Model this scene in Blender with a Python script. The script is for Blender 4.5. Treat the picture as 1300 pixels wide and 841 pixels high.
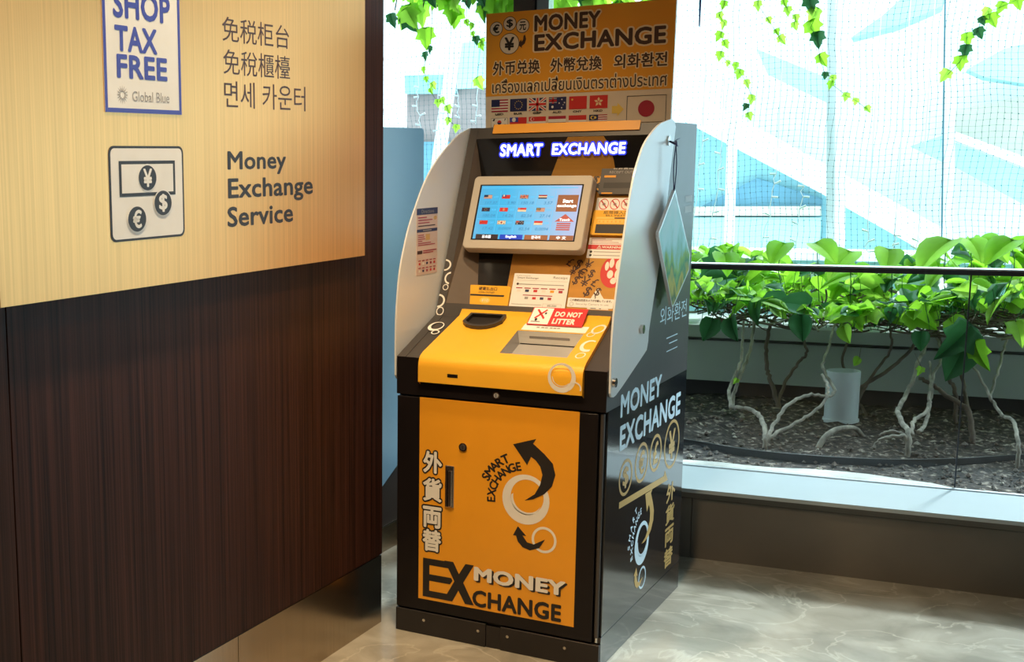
import bpy, math, random
from mathutils import Vector, Matrix

for o in list(bpy.data.objects):
    bpy.data.objects.remove(o, do_unlink=True)
SC = bpy.context.scene
COL = SC.collection
random.seed(7)
PI = math.pi

# ------------------------------------------------------------------ camera
F_PX, PX, PY, PITCH, ROLL, YAW, EYE = 1618.7, 299.55, 477.1, 0.1641, -0.0161, -0.587, 1.40
cp, sp, cr, sr = math.cos(PITCH), math.sin(PITCH), math.cos(ROLL), math.sin(ROLL)
Rz = Matrix(((math.cos(YAW), -math.sin(YAW), 0), (math.sin(YAW), math.cos(YAW), 0), (0, 0, 1)))
Mc = Matrix(((1, 0, 0), (0, -sp, -cp), (0, cp, -sp)))
Rr = Matrix(((cr, -sr, 0), (sr, cr, 0), (0, 0, 1)))
R = Rr @ Mc @ Rz                      # world -> (right, down, forward)
right, down, fwd = Vector(R[0]), Vector(R[1]), Vector(R[2])
cam_d = bpy.data.cameras.new('camera')
cam_d.sensor_fit = 'HORIZONTAL'
cam_d.sensor_width = 36
cam_d.lens = F_PX / 1300 * 36
cam_d.shift_x = (650 - PX) / 1300
cam_d.shift_y = (PY - 420.5) / 1300
cam_d.clip_start = 0.05
cam = bpy.data.objects.new('camera', cam_d)
COL.objects.link(cam)
rot = Matrix((right, -down, -fwd)).transposed()
cam.matrix_world = Matrix.Translation((0, 0, EYE)) @ rot.to_4x4()
SC.camera = cam

# ------------------------------------------------------------------ light and exposure
SC.view_settings.view_transform = 'Standard'
SC.view_settings.look = 'None'
SC.view_settings.exposure = 0.0
SC.view_settings.gamma = 1.0
SC.view_settings.use_curve_mapping = False

TH = 0.093                             # the window wall is turned a little from the kiosk
WE = Vector((math.cos(TH), math.sin(TH), 0))
WN = Vector((-math.sin(TH), math.cos(TH), 0))
def W(s, d, z):
    return WE * s + WN * d + Vector((0, 0, z))

world = bpy.data.worlds.new('world')
SC.world = world
world.use_nodes = True
bg = world.node_tree.nodes['Background']
bg.inputs['Color'].default_value = (0.64, 0.88, 1.0, 1)
bg.inputs['Strength'].default_value = 3.8

def add_light(name, kind, loc, energy, color, target=None, **kw):
    l = bpy.data.lights.new(name, kind)
    l.energy = energy
    l.color = color
    for k, v in kw.items():
        setattr(l, k, v)
    o = bpy.data.objects.new(name, l)
    COL.objects.link(o)
    o.location = loc
    if target is not None:
        o.rotation_euler = (Vector(target) - Vector(loc)).to_track_quat('-Z', 'Y').to_euler()
    return o

WARM = (1.0, 0.74, 0.44)
sun_dir = WE * -0.22 + WN * -0.70 + Vector((0, 0, -0.65))
add_light('sun', 'SUN', (0, 20, 12), 5.8, (0.84, 0.96, 1.0), Vector((0, 20, 12)) + sun_dir, angle=math.radians(6.0))
# portal in the window opening guides the daylight
pt = add_light('window_daylight', 'AREA', W(-0.8, 4.97, 1.2), 1.0, (1, 1, 1), W(-0.8, 0, 1.2),
               shape='RECTANGLE', size=6.6, size_y=1.9)
pt.data.cycles.is_portal = True
# ceiling downlights
for i, (x, y, e) in enumerate(((-1.36, 1.2, 84), (-1.36, 2.1, 92), (-1.36, 3.0, 92))):
    add_light('wall_washer', 'SPOT', (x, y, 2.72), e, WARM, (x - 0.2, y, 0.9), spot_size=math.radians(100),
              spot_blend=0.8, shadow_soft_size=0.05)
for (x, y, e, tx, ty) in ((-0.90, 2.2, 100, -1.30, 3.3), (-0.75, 1.2, 50, -1.2, 2.4)):
    add_light('ceiling_downlight', 'SPOT', (x, y, 2.72), e, WARM, (tx, ty, 0.4), spot_size=math.radians(62),
              spot_blend=0.8, shadow_soft_size=0.09)

# ------------------------------------------------------------------ materials
MATS = {}
def mat(name, color, rough=0.5, metal=0.0, noise=None, emit=None, emit_s=1.0, spec=None, bump=None, coat=0.0, trans=0.0):
    """noise = (scale xyz, amount): the colour wanders by +-amount; bump = (scale xyz, strength)"""
    if name in MATS:
        return MATS[name]
    m = bpy.data.materials.new(name)
    m.use_nodes = True
    nt = m.node_tree
    p = nt.nodes['Principled BSDF']
    c = tuple(color) + (1,)
    p.inputs['Base Color'].default_value = c
    p.inputs['Roughness'].default_value = rough
    p.inputs['Metallic'].default_value = metal
    if spec is not None:
        p.inputs['Specular IOR Level'].default_value = spec
    if coat:
        p.inputs['Coat Weight'].default_value = coat
        p.inputs['Coat Roughness'].default_value = 0.08
    if emit:
        p.inputs['Emission Color'].default_value = tuple(emit) + (1,)
        p.inputs['Emission Strength'].default_value = emit_s
    tc = None
    if noise or bump:
        tc = nt.nodes.new('ShaderNodeTexCoord')
    def noi(scale, detail=4):
        mp = nt.nodes.new('ShaderNodeMapping')
        mp.inputs['Scale'].default_value = scale
        nt.links.new(tc.outputs['Object'], mp.inputs['Vector'])
        n = nt.nodes.new('ShaderNodeTexNoise')
        n.inputs['Scale'].default_value = 1.0
        n.inputs['Detail'].default_value = detail
        nt.links.new(mp.outputs[0], n.inputs['Vector'])
        return n
    if noise:
        n = noi(noise[0])
        r = nt.nodes.new('ShaderNodeValToRGB')
        a = noise[1]
        r.color_ramp.elements[0].position = 0.3
        r.color_ramp.elements[1].position = 0.7
        r.color_ramp.elements[0].color = tuple(max(0, v * (1 - a)) for v in color) + (1,)
        r.color_ramp.elements[1].color = tuple(min(1, v * (1 + a)) for v in color) + (1,)
        nt.links.new(n.outputs['Fac'], r.inputs['Fac'])
        nt.links.new(r.outputs['Color'], p.inputs['Base Color'])
    if bump:
        n = noi(bump[0])
        b = nt.nodes.new('ShaderNodeBump')
        b.inputs['Strength'].default_value = bump[1]
        b.inputs['Distance'].default_value = 0.01
        nt.links.new(n.outputs['Fac'], b.inputs['Height'])
        nt.links.new(b.outputs['Normal'], p.inputs['Normal'])
    if trans:
        t = nt.nodes.new('ShaderNodeBsdfTranslucent')
        t.inputs['Color'].default_value = c
        mx = nt.nodes.new('ShaderNodeMixShader')
        mx.inputs['Fac'].default_value = trans
        nt.links.new(p.outputs[0], mx.inputs[1])
        nt.links.new(t.outputs[0], mx.inputs[2])
        nt.links.new(mx.outputs[0], nt.nodes['Material Output'].inputs['Surface'])
        if noise:
            nt.links.new(r.outputs['Color'], t.inputs['Color'])
    MATS[name] = m
    return m

def glass_mat(name, tint=(1, 1, 1), refl=1.0):
    m = bpy.data.materials.new(name)
    m.use_nodes = True
    nt = m.node_tree
    nt.nodes.remove(nt.nodes['Principled BSDF'])
    tr = nt.nodes.new('ShaderNodeBsdfTransparent')
    tr.inputs['Color'].default_value = tuple(tint) + (1,)
    gl = nt.nodes.new('ShaderNodeBsdfGlossy')
    gl.inputs['Roughness'].default_value = 0.02
    lw = nt.nodes.new('ShaderNodeLayerWeight')
    lw.inputs['Blend'].default_value = 0.5
    pw = nt.nodes.new('ShaderNodeMath'); pw.operation = 'POWER'; pw.inputs[1].default_value = 5.0
    fr = nt.nodes.new('ShaderNodeMath'); fr.operation = 'MULTIPLY_ADD'; fr.inputs[1].default_value = 0.8; fr.inputs[2].default_value = 0.02
    nt.links.new(lw.outputs['Facing'], pw.inputs[0])
    nt.links.new(pw.outputs[0], fr.inputs[0])
    mx = nt.nodes.new('ShaderNodeMixShader')
    nt.links.new(fr.outputs[0], mx.inputs['Fac'])
    nt.links.new(tr.outputs[0], mx.inputs[1])
    nt.links.new(gl.outputs[0], mx.inputs[2])
    nt.links.new(mx.outputs[0], nt.nodes['Material Output'].inputs['Surface'])
    MATS[name] = m
    return m

M = MATS
mat('wood', (0.036, 0.0125, 0.008), 0.50, spec=0.15, noise=((90, 160, 1.6), 0.75), bump=((90, 160, 2), 0.06))
mat('wood_edge', (0.034, 0.013, 0.008), 0.5, spec=0.15, noise=((90, 160, 1.6), 0.6))
mat('gold_brushed', (0.72, 0.405, 0.145), 0.38, 0.60, noise=((60, 160, 1.2), 0.10), bump=((140, 420, 2), 0.03))
mat('steel', (0.40, 0.33, 0.25), 0.24, 1.0, noise=((2, 220, 2), 0.07))
mat('wall_stone', (0.17, 0.15, 0.125), 0.55, noise=((4, 4, 4), 0.12))
mat('plaster', (0.13, 0.11, 0.095), 0.8, noise=((2, 2, 2), 0.05))
mat('ceiling_white', (0.42, 0.40, 0.37), 0.9, noise=((2, 2, 2), 0.03))
mat('ledge', (0.44, 0.49, 0.51), 0.35, noise=((3, 3, 3), 0.02))
mat('frame_silver', (0.62, 0.64, 0.66), 0.35, 0.8, noise=((3, 3, 20), 0.05))
mat('frame_dark', (0.05, 0.05, 0.06), 0.4, 0.3, noise=((3, 3, 20), 0.1))
mat('frame_brown', (0.13, 0.08, 0.06), 0.45, noise=((3, 3, 20), 0.1))
glass_mat('window_glass', (0.97, 1.0, 1.0))
mat('k_black', (0.009, 0.0065, 0.007), 0.38, spec=0.3, noise=((12, 12, 12), 0.12), bump=((260, 260, 260), 0.03))
mat('k_black_gloss', (0.012, 0.012, 0.013), 0.12, noise=((12, 12, 12), 0.1))
mat('k_side', (0.012, 0.014, 0.018), 0.10, spec=0.95, noise=((8, 8, 8), 0.1))
mat('k_base', (0.026, 0.022, 0.021), 0.42, spec=0.3, noise=((12, 12, 12), 0.1))
mat('k_grey', (0.055, 0.048, 0.045), 0.4, noise=((12, 12, 12), 0.1))
mat('k_brown', (0.16, 0.125, 0.10), 0.35, noise=((12, 12, 12), 0.08))
mat('k_orange', (0.86, 0.36, 0.02), 0.34, noise=((6, 6, 6), 0.03))
mat('k_yellow', (0.90, 0.46, 0.035), 0.30, noise=((6, 6, 6), 0.03))
mat('k_gold', (0.50, 0.26, 0.055), 0.32, 0.35, noise=((4, 80, 80), 0.06))
mat('bezel', (0.52, 0.47, 0.40), 0.35, noise=((10, 10, 10), 0.04))
mat('ink_black', (0.018, 0.014, 0.013), 0.5, noise=((10, 10, 10), 0.1))
mat('ink_brown', (0.06, 0.025, 0.018), 0.5, noise=((10, 10, 10), 0.1))
mat('ink_grey', (0.35, 0.33, 0.32), 0.5, noise=((10, 10, 10), 0.05))
mat('ink_white', (0.82, 0.78, 0.72), 0.45, noise=((10, 10, 10), 0.03))
mat('ink_blue', (0.045, 0.06, 0.42), 0.45, noise=((10, 10, 10), 0.05))
mat('ink_navy', (0.018, 0.025, 0.10), 0.45, noise=((10, 10, 10), 0.05))
mat('ink_red', (0.62, 0.03, 0.03), 0.45, noise=((10, 10, 10), 0.05))
mat('ink_maroon', (0.40, 0.02, 0.05), 0.45, noise=((10, 10, 10), 0.05))
mat('ink_gold', (0.62, 0.40, 0.14), 0.42, noise=((10, 10, 10), 0.04))
mat('ink_pale_blue', (0.66, 0.82, 0.93), 0.45, noise=((10, 10, 10), 0.03))
mat('ink_yellow', (0.85, 0.60, 0.12), 0.45, noise=((10, 10, 10), 0.03))
mat('sign_orange', (0.84, 0.36, 0.03), 0.42, noise=((6, 6, 6), 0.03))
mat('sign_cream', (0.74, 0.63, 0.50), 0.45, noise=((6, 6, 6), 0.03))
mat('halo_cream', (0.86, 0.68, 0.42), 0.45, noise=((6, 6, 6), 0.03))
mat('paper', (0.86, 0.85, 0.83), 0.55, noise=((14, 14, 14), 0.03))
mat('paper_pink', (0.70, 0.56, 0.50), 0.55, noise=((14, 14, 60), 0.06))
mat('chrome', (0.62, 0.60, 0.57), 0.18, 1.0, noise=((20, 20, 20), 0.05))
mat('acrylic', (0.93, 0.95, 0.96), 0.22, noise=((2, 2, 2), 0.02), trans=0.22)
mat('basin_white', (0.90, 0.88, 0.83), 0.35, noise=((10, 10, 10), 0.03))
mat('basin_grey', (0.45, 0.44, 0.44), 0.25, 0.2, noise=((10, 10, 10), 0.05))
mat('led_white', (0.9, 0.9, 1.0), 0.5, emit=(0.80, 0.88, 1.0), emit_s=1.6, noise=((10, 10, 10), 0.02))
mat('led_blue', (0.03, 0.05, 0.6), 0.5, emit=(0.03, 0.06, 1.0), emit_s=0.9, noise=((10, 10, 10), 0.02))
mat('scr_brown', (0.18, 0.07, 0.03), 0.3, emit=(0.26, 0.10, 0.05), emit_s=0.7, noise=((10, 10, 10), 0.02))
mat('scr_red', (0.3, 0.06, 0.04), 0.3, emit=(0.42, 0.10, 0.08), emit_s=0.7, noise=((10, 10, 10), 0.02))
mat('scr_white', (0.7, 0.8, 0.9), 0.3, emit=(0.85, 0.93, 1.0), emit_s=0.9, noise=((10, 10, 10), 0.02))
mat('scr_ink', (0.03, 0.14, 0.30), 0.3, emit=(0.03, 0.22, 0.46), emit_s=0.8, noise=((10, 10, 10), 0.02))
mat('scr_line', (0.05, 0.30, 0.55), 0.3, emit=(0.07, 0.46, 0.80), emit_s=0.85, noise=((10, 10, 10), 0.02))
mat('scr_blue', (0.01, 0.04, 0.35), 0.3, emit=(0.01, 0.05, 0.50), emit_s=0.7, noise=((10, 10, 10), 0.02))
mat('scr_dark', (0.03, 0.02, 0.02), 0.3, emit=(0.05, 0.03, 0.03), emit_s=0.5, noise=((10, 10, 10), 0.02))
mat('m2_panel', (0.25, 0.41, 0.55), 0.28, noise=((3, 3, 3), 0.03))
mat('m2_dark', (0.045, 0.030, 0.024), 0.4, noise=((8, 8, 8), 0.1))
mat('pipe_white', (0.72, 0.74, 0.72), 0.35, noise=((6, 6, 3), 0.06))
mat('low_wall', (0.50, 0.50, 0.47), 0.75, noise=((3, 3, 3), 0.12))
mat('low_wall_dark', (0.07, 0.06, 0.055), 0.8, noise=((5, 5, 5), 0.2))
mat('concrete', (0.55, 0.53, 0.48), 0.85, noise=((9, 9, 9), 0.25), bump=((30, 30, 30), 0.4))
mat('gravel', (0.13, 0.10, 0.08), 0.9, noise=((30, 30, 30), 0.6), bump=((60, 60, 60), 0.8))
mat('rubber_black', (0.035, 0.032, 0.032), 0.5, noise=((10, 10, 10), 0.15))
mat('bark', (0.13, 0.085, 0.06), 0.8, noise=((25, 25, 12), 0.35), bump=((60, 60, 25), 0.4))
mat('bark_pale', (0.33, 0.275, 0.215), 0.8, noise=((25, 25, 12), 0.55), bump=((60, 60, 25), 0.4))
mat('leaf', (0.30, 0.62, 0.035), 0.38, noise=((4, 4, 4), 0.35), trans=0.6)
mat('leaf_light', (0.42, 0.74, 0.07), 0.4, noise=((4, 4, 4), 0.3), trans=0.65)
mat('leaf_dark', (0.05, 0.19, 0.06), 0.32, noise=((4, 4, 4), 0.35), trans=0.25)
mat('net', (0.05, 0.13, 0.13), 0.7, noise=((20, 20, 20), 0.2))
mat('post_white', (0.92, 0.94, 0.94), 0.5, noise=((5, 5, 5), 0.03), trans=0.55)
mat('cord_white', (0.85, 0.88, 0.88), 0.5, noise=((40, 40, 40), 0.05))
mat('cord_navy', (0.015, 0.02, 0.09), 0.6, noise=((40, 40, 40), 0.2))
mat('far_white', (0.86, 0.90, 0.90), 0.7, noise=((0.6, 0.6, 0.6), 0.05))
mat('far_teal', (0.22, 0.42, 0.44), 0.4, noise=((1.5, 1.5, 1.5), 0.12))
mat('far_teal_dark', (0.10, 0.24, 0.31), 0.4, noise=((1.5, 1.5, 1.5), 0.15))
mat('far_teal_pale', (0.36, 0.66, 0.68), 0.5, noise=((1.5, 1.5, 1.5), 0.1))
mat('far_beige', (0.55, 0.50, 0.40), 0.8, noise=((1.5, 1.5, 1.5), 0.15))
mat('far_brown', (0.25, 0.195, 0.18), 0.8, noise=((1.5, 1.5, 4), 0.15))

def marble():
    m = bpy.data.materials.new('marble_floor')
    m.use_nodes = True
    nt = m.node_tree
    p = nt.nodes['Principled BSDF']
    p.inputs['Roughness'].default_value = 0.22
    tc = nt.nodes.new('ShaderNodeTexCoord')
    n1 = nt.nodes.new('ShaderNodeTexNoise'); n1.inputs['Scale'].default_value = 5; n1.inputs['Detail'].default_value = 7
    n1.inputs['Distortion'].default_value = 0.8
    n2 = nt.nodes.new('ShaderNodeTexNoise'); n2.inputs['Scale'].default_value = 2.3; n2.inputs['Detail'].default_value = 9
    n2.inputs['Distortion'].default_value = 1.6
    for n in (n1, n2):
        nt.links.new(tc.outputs['Object'], n.inputs['Vector'])
    r1 = nt.nodes.new('ShaderNodeValToRGB')
    r1.color_ramp.elements[0].position = 0.35; r1.color_ramp.elements[0].color = (0.26, 0.235, 0.185, 1)
    r1.color_ramp.elements[1].position = 0.65; r1.color_ramp.elements[1].color = (0.42, 0.385, 0.315, 1)
    nt.links.new(n1.outputs['Fac'], r1.inputs['Fac'])
    r2 = nt.nodes.new('ShaderNodeValToRGB')
    e = r2.color_ramp.elements
    e[0].position = 0.485; e[0].color = (0, 0, 0, 1)
    e[1].position = 0.515; e[1].color = (0, 0, 0, 1)
    x = e.new(0.5); x.color = (0.5, 0.5, 0.5, 1)
    nt.links.new(n2.outputs['Fac'], r2.inputs['Fac'])
    mx = nt.nodes.new('ShaderNodeMixRGB')
    mx.inputs['Color2'].default_value = (0.58, 0.53, 0.43, 1)
    nt.links.new(r2.outputs['Color'], mx.inputs['Fac'])
    nt.links.new(r1.outputs['Color'], mx.inputs['Color1'])
    nt.links.new(mx.outputs[0], p.inputs['Base Color'])
    MATS['marble_floor'] = m
marble()

def soil_mat():
    m = bpy.data.materials.new('soil')
    m.use_nodes = True
    nt = m.node_tree
    p = nt.nodes['Principled BSDF']
    p.inputs['Roughness'].default_value = 0.95
    tc = nt.nodes.new('ShaderNodeTexCoord')
    n = nt.nodes.new('ShaderNodeTexNoise'); n.inputs['Scale'].default_value = 38; n.inputs['Detail'].default_value = 8
    nt.links.new(tc.outputs['Object'], n.inputs['Vector'])
    r = nt.nodes.new('ShaderNodeValToRGB')
    e = r.color_ramp.elements
    e[0].position = 0.36; e[0].color = (0.020, 0.013, 0.010, 1)
    e[1].position = 0.70; e[1].color = (0.42, 0.34, 0.27, 1)  # pale grains, spread wider to stand in for sun flecks too
    k = e.new(0.56); k.color = (0.062, 0.042, 0.030, 1)
    nt.links.new(n.outputs['Fac'], r.inputs['Fac'])
    nt.links.new(r.outputs['Color'], p.inputs['Base Color'])
    b = nt.nodes.new('ShaderNodeBump'); b.inputs['Strength'].default_value = 0.9; b.inputs['Distance'].default_value = 0.02
    nt.links.new(n.outputs['Fac'], b.inputs['Height'])
    nt.links.new(b.outputs['Normal'], p.inputs['Normal'])
    MATS['soil'] = m
soil_mat()

def screen_mat():
    m = bpy.data.materials.new('screen_glow')
    m.use_nodes = True
    nt = m.node_tree
    p = nt.nodes['Principled BSDF']
    p.inputs['Base Color'].default_value = (0.02, 0.05, 0.08, 1)
    p.inputs['Roughness'].default_value = 0.25
    tc = nt.nodes.new('ShaderNodeTexCoord')
    sx = nt.nodes.new('ShaderNodeSeparateXYZ')
    nt.links.new(tc.outputs['Object'], sx.inputs[0])
    mr = nt.nodes.new('ShaderNodeMapRange')
    mr.inputs['From Min'].default_value = 0.08
    mr.inputs['From Max'].default_value = 0.40
    nt.links.new(sx.outputs['X'], mr.inputs['Value'])
    r = nt.nodes.new('ShaderNodeValToRGB')
    e = r.color_ramp.elements
    e[0].position = 0.0; e[0].color = (0.10, 0.52, 0.88, 1)
    e[1].position = 1.0; e[1].color = (0.60, 0.64, 0.93, 1)
    a = e.new(0.25); a.color = (0.06, 0.56, 0.96, 1)
    a = e.new(0.65); a.color = (0.26, 0.66, 1.0, 1)
    nt.links.new(mr.outputs[0], r.inputs['Fac'])
    nt.links.new(r.outputs['Color'], p.inputs['Emission Color'])
    p.inputs['Emission Strength'].default_value = 0.85
    MATS['screen_glow'] = m
screen_mat()

def card_mat():
    """hanging diamond card: soft landscape colours, sky above, plants below"""
    m = bpy.data.materials.new('landscape_card')
    m.use_nodes = True
    nt = m.node_tree
    p = nt.nodes['Principled BSDF']
    p.inputs['Roughness'].default_value = 0.6
    p.inputs['Specular IOR Level'].default_value = 0.15
    tc = nt.nodes.new('ShaderNodeTexCoord')
    sx = nt.nodes.new('ShaderNodeSeparateXYZ')
    nt.links.new(tc.outputs['Object'], sx.inputs[0])
    n = nt.nodes.new('ShaderNodeTexNoise'); n.inputs['Scale'].default_value = 24; n.inputs['Detail'].default_value = 6
    mp = nt.nodes.new('ShaderNodeMapping'); mp.inputs['Scale'].default_value = (1, 1, 0.45)
    nt.links.new(tc.outputs['Object'], mp.inputs['Vector'])
    nt.links.new(mp.outputs[0], n.inputs['Vector'])
    ad = nt.nodes.new('ShaderNodeMath'); ad.operation = 'MULTIPLY_ADD'
    ad.inputs[1].default_value = 0.24; 
    nt.links.new(n.outputs['Fac'], ad.inputs[0]); nt.links.new(sx.outputs['Z'], ad.inputs[2])
    mr = nt.nodes.new('ShaderNodeMapRange')
    mr.inputs['From Min'].default_value = -0.25; mr.inputs['From Max'].default_value = 0.12
    nt.links.new(ad.outputs[0], mr.inputs['Value'])
    r = nt.nodes.new('ShaderNodeValToRGB')
    e = r.color_ramp.elements
    e[0].position = 0.0; e[0].color = (0.45, 0.38, 0.12, 1)
    e[1].position = 1.0; e[1].color = (0.66, 0.85, 0.88, 1)
    for pos, c in ((0.12, (0.08, 0.18, 0.09)), (0.24, (0.52, 0.46, 0.10)), (0.34, (0.08, 0.30, 0.16)), (0.45, (0.28, 0.50, 0.14)), (0.53, (0.30, 0.62, 0.56)), (0.66, (0.50, 0.82, 0.84))):
        k = e.new(pos); k.color = c + (1,)
    nt.links.new(mr.outputs[0], r.inputs['Fac'])
    nt.links.new(r.outputs['Color'], p.inputs['Base Color'])
    MATS['landscape_card'] = m
card_mat()

# ------------------------------------------------------------------ mesh builder
class MB:
    def __init__(self):
        self.v, self.f, self.m, self.s, self.mats = [], [], [], [], []
    def mi(self, name):
        if name not in self.mats:
            self.mats.append(name)
        return self.mats.index(name)
    def add(self, verts, faces, m, smooth=False):
        b = len(self.v)
        self.v += [tuple(x) for x in verts]
        k = self.mi(m)
        for f in faces:
            self.f.append(tuple(i + b for i in f)); self.m.append(k); self.s.append(smooth)
    def quad(self, a, b, c, d, m):
        self.add([a, b, c, d], [(0, 1, 2, 3)], m)
    def box(self, x0, x1, y0, y1, z0, z1, m, bev=0.0):
        if bev:
            b = bev
            pts = []
            prof = [(x0 + b, y0), (x1 - b, y0), (x1, y0 + b), (x1, y1 - b), (x1 - b, y1), (x0 + b, y1), (x0, y1 - b), (x0, y0 + b)]
            inn = [(x0 + b, y0 + b), (x1 - b, y0 + b), (x1 - b, y0 + b), (x1 - b, y1 - b), (x1 - b, y1 - b), (x0 + b, y1 - b), (x0 + b, y1 - b), (x0 + b, y0 + b)]
            v = [(p[0], p[1], z0) for p in inn] + [(p[0], p[1], z0 + b) for p in prof] + [(p[0], p[1], z1 - b) for p in prof] + [(p[0], p[1], z1) for p in inn]
            f = []
            for r in range(3):
                for i in range(8):
                    j = (i + 1) % 8
                    f.append((r * 8 + i, r * 8 + j, r * 8 + 8 + j, r * 8 + 8 + i))
            f.append(tuple(24 + i for i in range(8)))
            f.append(tuple(7 - i for i in range(8)))
            self.add(v, f, m)
            return
        v = [(x, y, z) for z in (z0, z1) for x, y in ((x0, y0), (x1, y0), (x1, y1), (x0, y1))]
        self.add(v, [(3, 2, 1, 0), (4, 5, 6, 7), (0, 1, 5, 4), (1, 2, 6, 5), (2, 3, 7, 6), (3, 0, 4, 7)], m)
    def prism(self, pts, off, m, smooth=False):
        """pts: closed 3D outline; off: vector of the extrusion"""
        n = len(pts)
        off = Vector(off)
        v = [Vector(p) for p in pts] + [Vector(p) + off for p in pts]
        f = [tuple(range(n - 1, -1, -1)), tuple(range(n, 2 * n))]
        self.add(v, f, m)
        self.add(v, [(i, (i + 1) % n, n + (i + 1) % n, n + i) for i in range(n)], m, smooth)
    def cyl(self, a, b, r, m, seg=16, r2=None, smooth=True, cap=True):
        a, b = Vector(a), Vector(b)
        d = (b - a).normalized()
        u = d.orthogonal().normalized()
        w = d.cross(u)
        r2 = r if r2 is None else r2
        v = []
        for c, rr in ((a, r), (b, r2)):
            v += [c + (u * math.cos(2 * PI * i / seg) + w * math.sin(2 * PI * i / seg)) * rr for i in range(seg)]
        self.add(v, [(i, (i + 1) % seg, seg + (i + 1) % seg, seg + i) for i in range(seg)], m, smooth)
        if cap:
            self.add(v, [tuple(range(seg - 1, -1, -1)), tuple(range(seg, 2 * seg))], m)
    def tube(self, pts, r, m, seg=6, r2=None):
        pts = [Vector(p) for p in pts]
        n = len(pts)
        v = []
        u = None
        for i, p in enumerate(pts):
            d = (pts[min(i + 1, n - 1)] - pts[max(i - 1, 0)]).normalized()
            u = d.orthogonal().normalized() if u is None else (u - d * u.dot(d)).normalized()
            w = d.cross(u)
            t = i / max(1, n - 1)
            rr = r if r2 is None else r + (r2 - r) * t
            if callable(m):
                pass
            v += [p + (u * math.cos(2 * PI * k / seg) + w * math.sin(2 * PI * k / seg)) * rr for k in range(seg)]
        f = [(i * seg + k, i * seg + (k + 1) % seg, (i + 1) * seg + (k + 1) % seg, (i + 1) * seg + k) for i in range(n - 1) for k in range(seg)]
        f += [tuple(range(seg - 1, -1, -1)), tuple((n - 1) * seg + k for k in range(seg))]
        self.add(v, f, m, True)
    def ball(self, c, r, m, seg=10, rings=6, sc=(1, 1, 1)):
        c = Vector(c)
        v, f = [], []
        for i in range(1, rings):
            t = PI * i / rings
            for k in range(seg):
                a = 2 * PI * k / seg
                v.append(c + Vector((math.sin(t) * math.cos(a) * sc[0], math.sin(t) * math.sin(a) * sc[1], math.cos(t) * sc[2])) * r)
        v += [c + Vector((0, 0, r * sc[2])), c - Vector((0, 0, r * sc[2]))]
        for i in range(rings - 2):
            for k in range(seg):
                f.append((i * seg + k, (i + 1) * seg + k, (i + 1) * seg + (k + 1) % seg, i * seg + (k + 1) % seg))
        t0, b0 = len(v) - 2, len(v) - 1
        for k in range(seg):
            f.append((t0, k, (k + 1) % seg))
            f.append((b0, (rings - 2) * seg + (k + 1) % seg, (rings - 2) * seg + k))
        self.add(v, f, m, True)
    def build(self, name, parent=None, loc=None):
        me = bpy.data.meshes.new(name)
        me.from_pydata(self.v, [], self.f)
        for n in self.mats:
            me.materials.append(MATS[n])
        me.polygons.foreach_set('material_index', self.m)
        me.polygons.foreach_set('use_smooth', self.s)
        me.update()
        o = bpy.data.objects.new(name, me)
        COL.objects.link(o)
        if parent is not None:
            o.parent = parent
        if loc is not None:
            o.location = loc
        return o

def catmull(pts, sub=5):
    pts = [Vector(p) for p in pts]
    if len(pts) < 3:
        return pts
    P = [pts[0] * 2 - pts[1]] + pts + [pts[-1] * 2 - pts[-2]]
    out = []
    for i in range(1, len(P) - 2):
        for k in range(sub):
            t = k / sub
            a, b, c, d = P[i - 1], P[i], P[i + 1], P[i + 2]
            out.append(0.5 * (2 * b + (c - a) * t + (2 * a - 5 * b + 4 * c - d) * t * t + (3 * b - a - 3 * c + d) * t ** 3))
    out.append(pts[-1])
    return out

def empty(name, loc=(0, 0, 0), rz=0.0):
    o = bpy.data.objects.new(name, None)
    o.empty_display_size = 0.1
    COL.objects.link(o)
    o.location = loc
    o.rotation_euler = (0, 0, rz)
    return o
def tag(o, label=None, cat=None, group=None, kind=None):
    for k, v in (('label', label), ('category', cat), ('group', group), ('kind', kind)):
        if v:
            o[k] = v
    return o

# ------------------------------------------------------------------ lettering: glyph outlines filled as flat print
GLY = {}
def glyphs(body, off, shear=0.0, space=1.0):
    key = (body, off, shear, space)
    if key not in GLY:
        c = bpy.data.curves.new('t', 'FONT')
        c.body = body
        c.size = 1.0
        c.offset = off
        c.shear = shear
        c.space_character = space
        c.resolution_u = 3
        c.fill_mode = 'FRONT'
        o = bpy.data.objects.new('t', c)
        COL.objects.link(o)
        dg = bpy.context.evaluated_depsgraph_get()
        dg.update()
        me = bpy.data.meshes.new_from_object(o.evaluated_get(dg))
        GLY[key] = ([tuple(v.co[:2]) for v in me.vertices], [tuple(p.vertices) for p in me.polygons])
        bpy.data.objects.remove(o)
        bpy.data.curves.remove(c)
        bpy.data.meshes.remove(me)
    return GLY[key]

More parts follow.
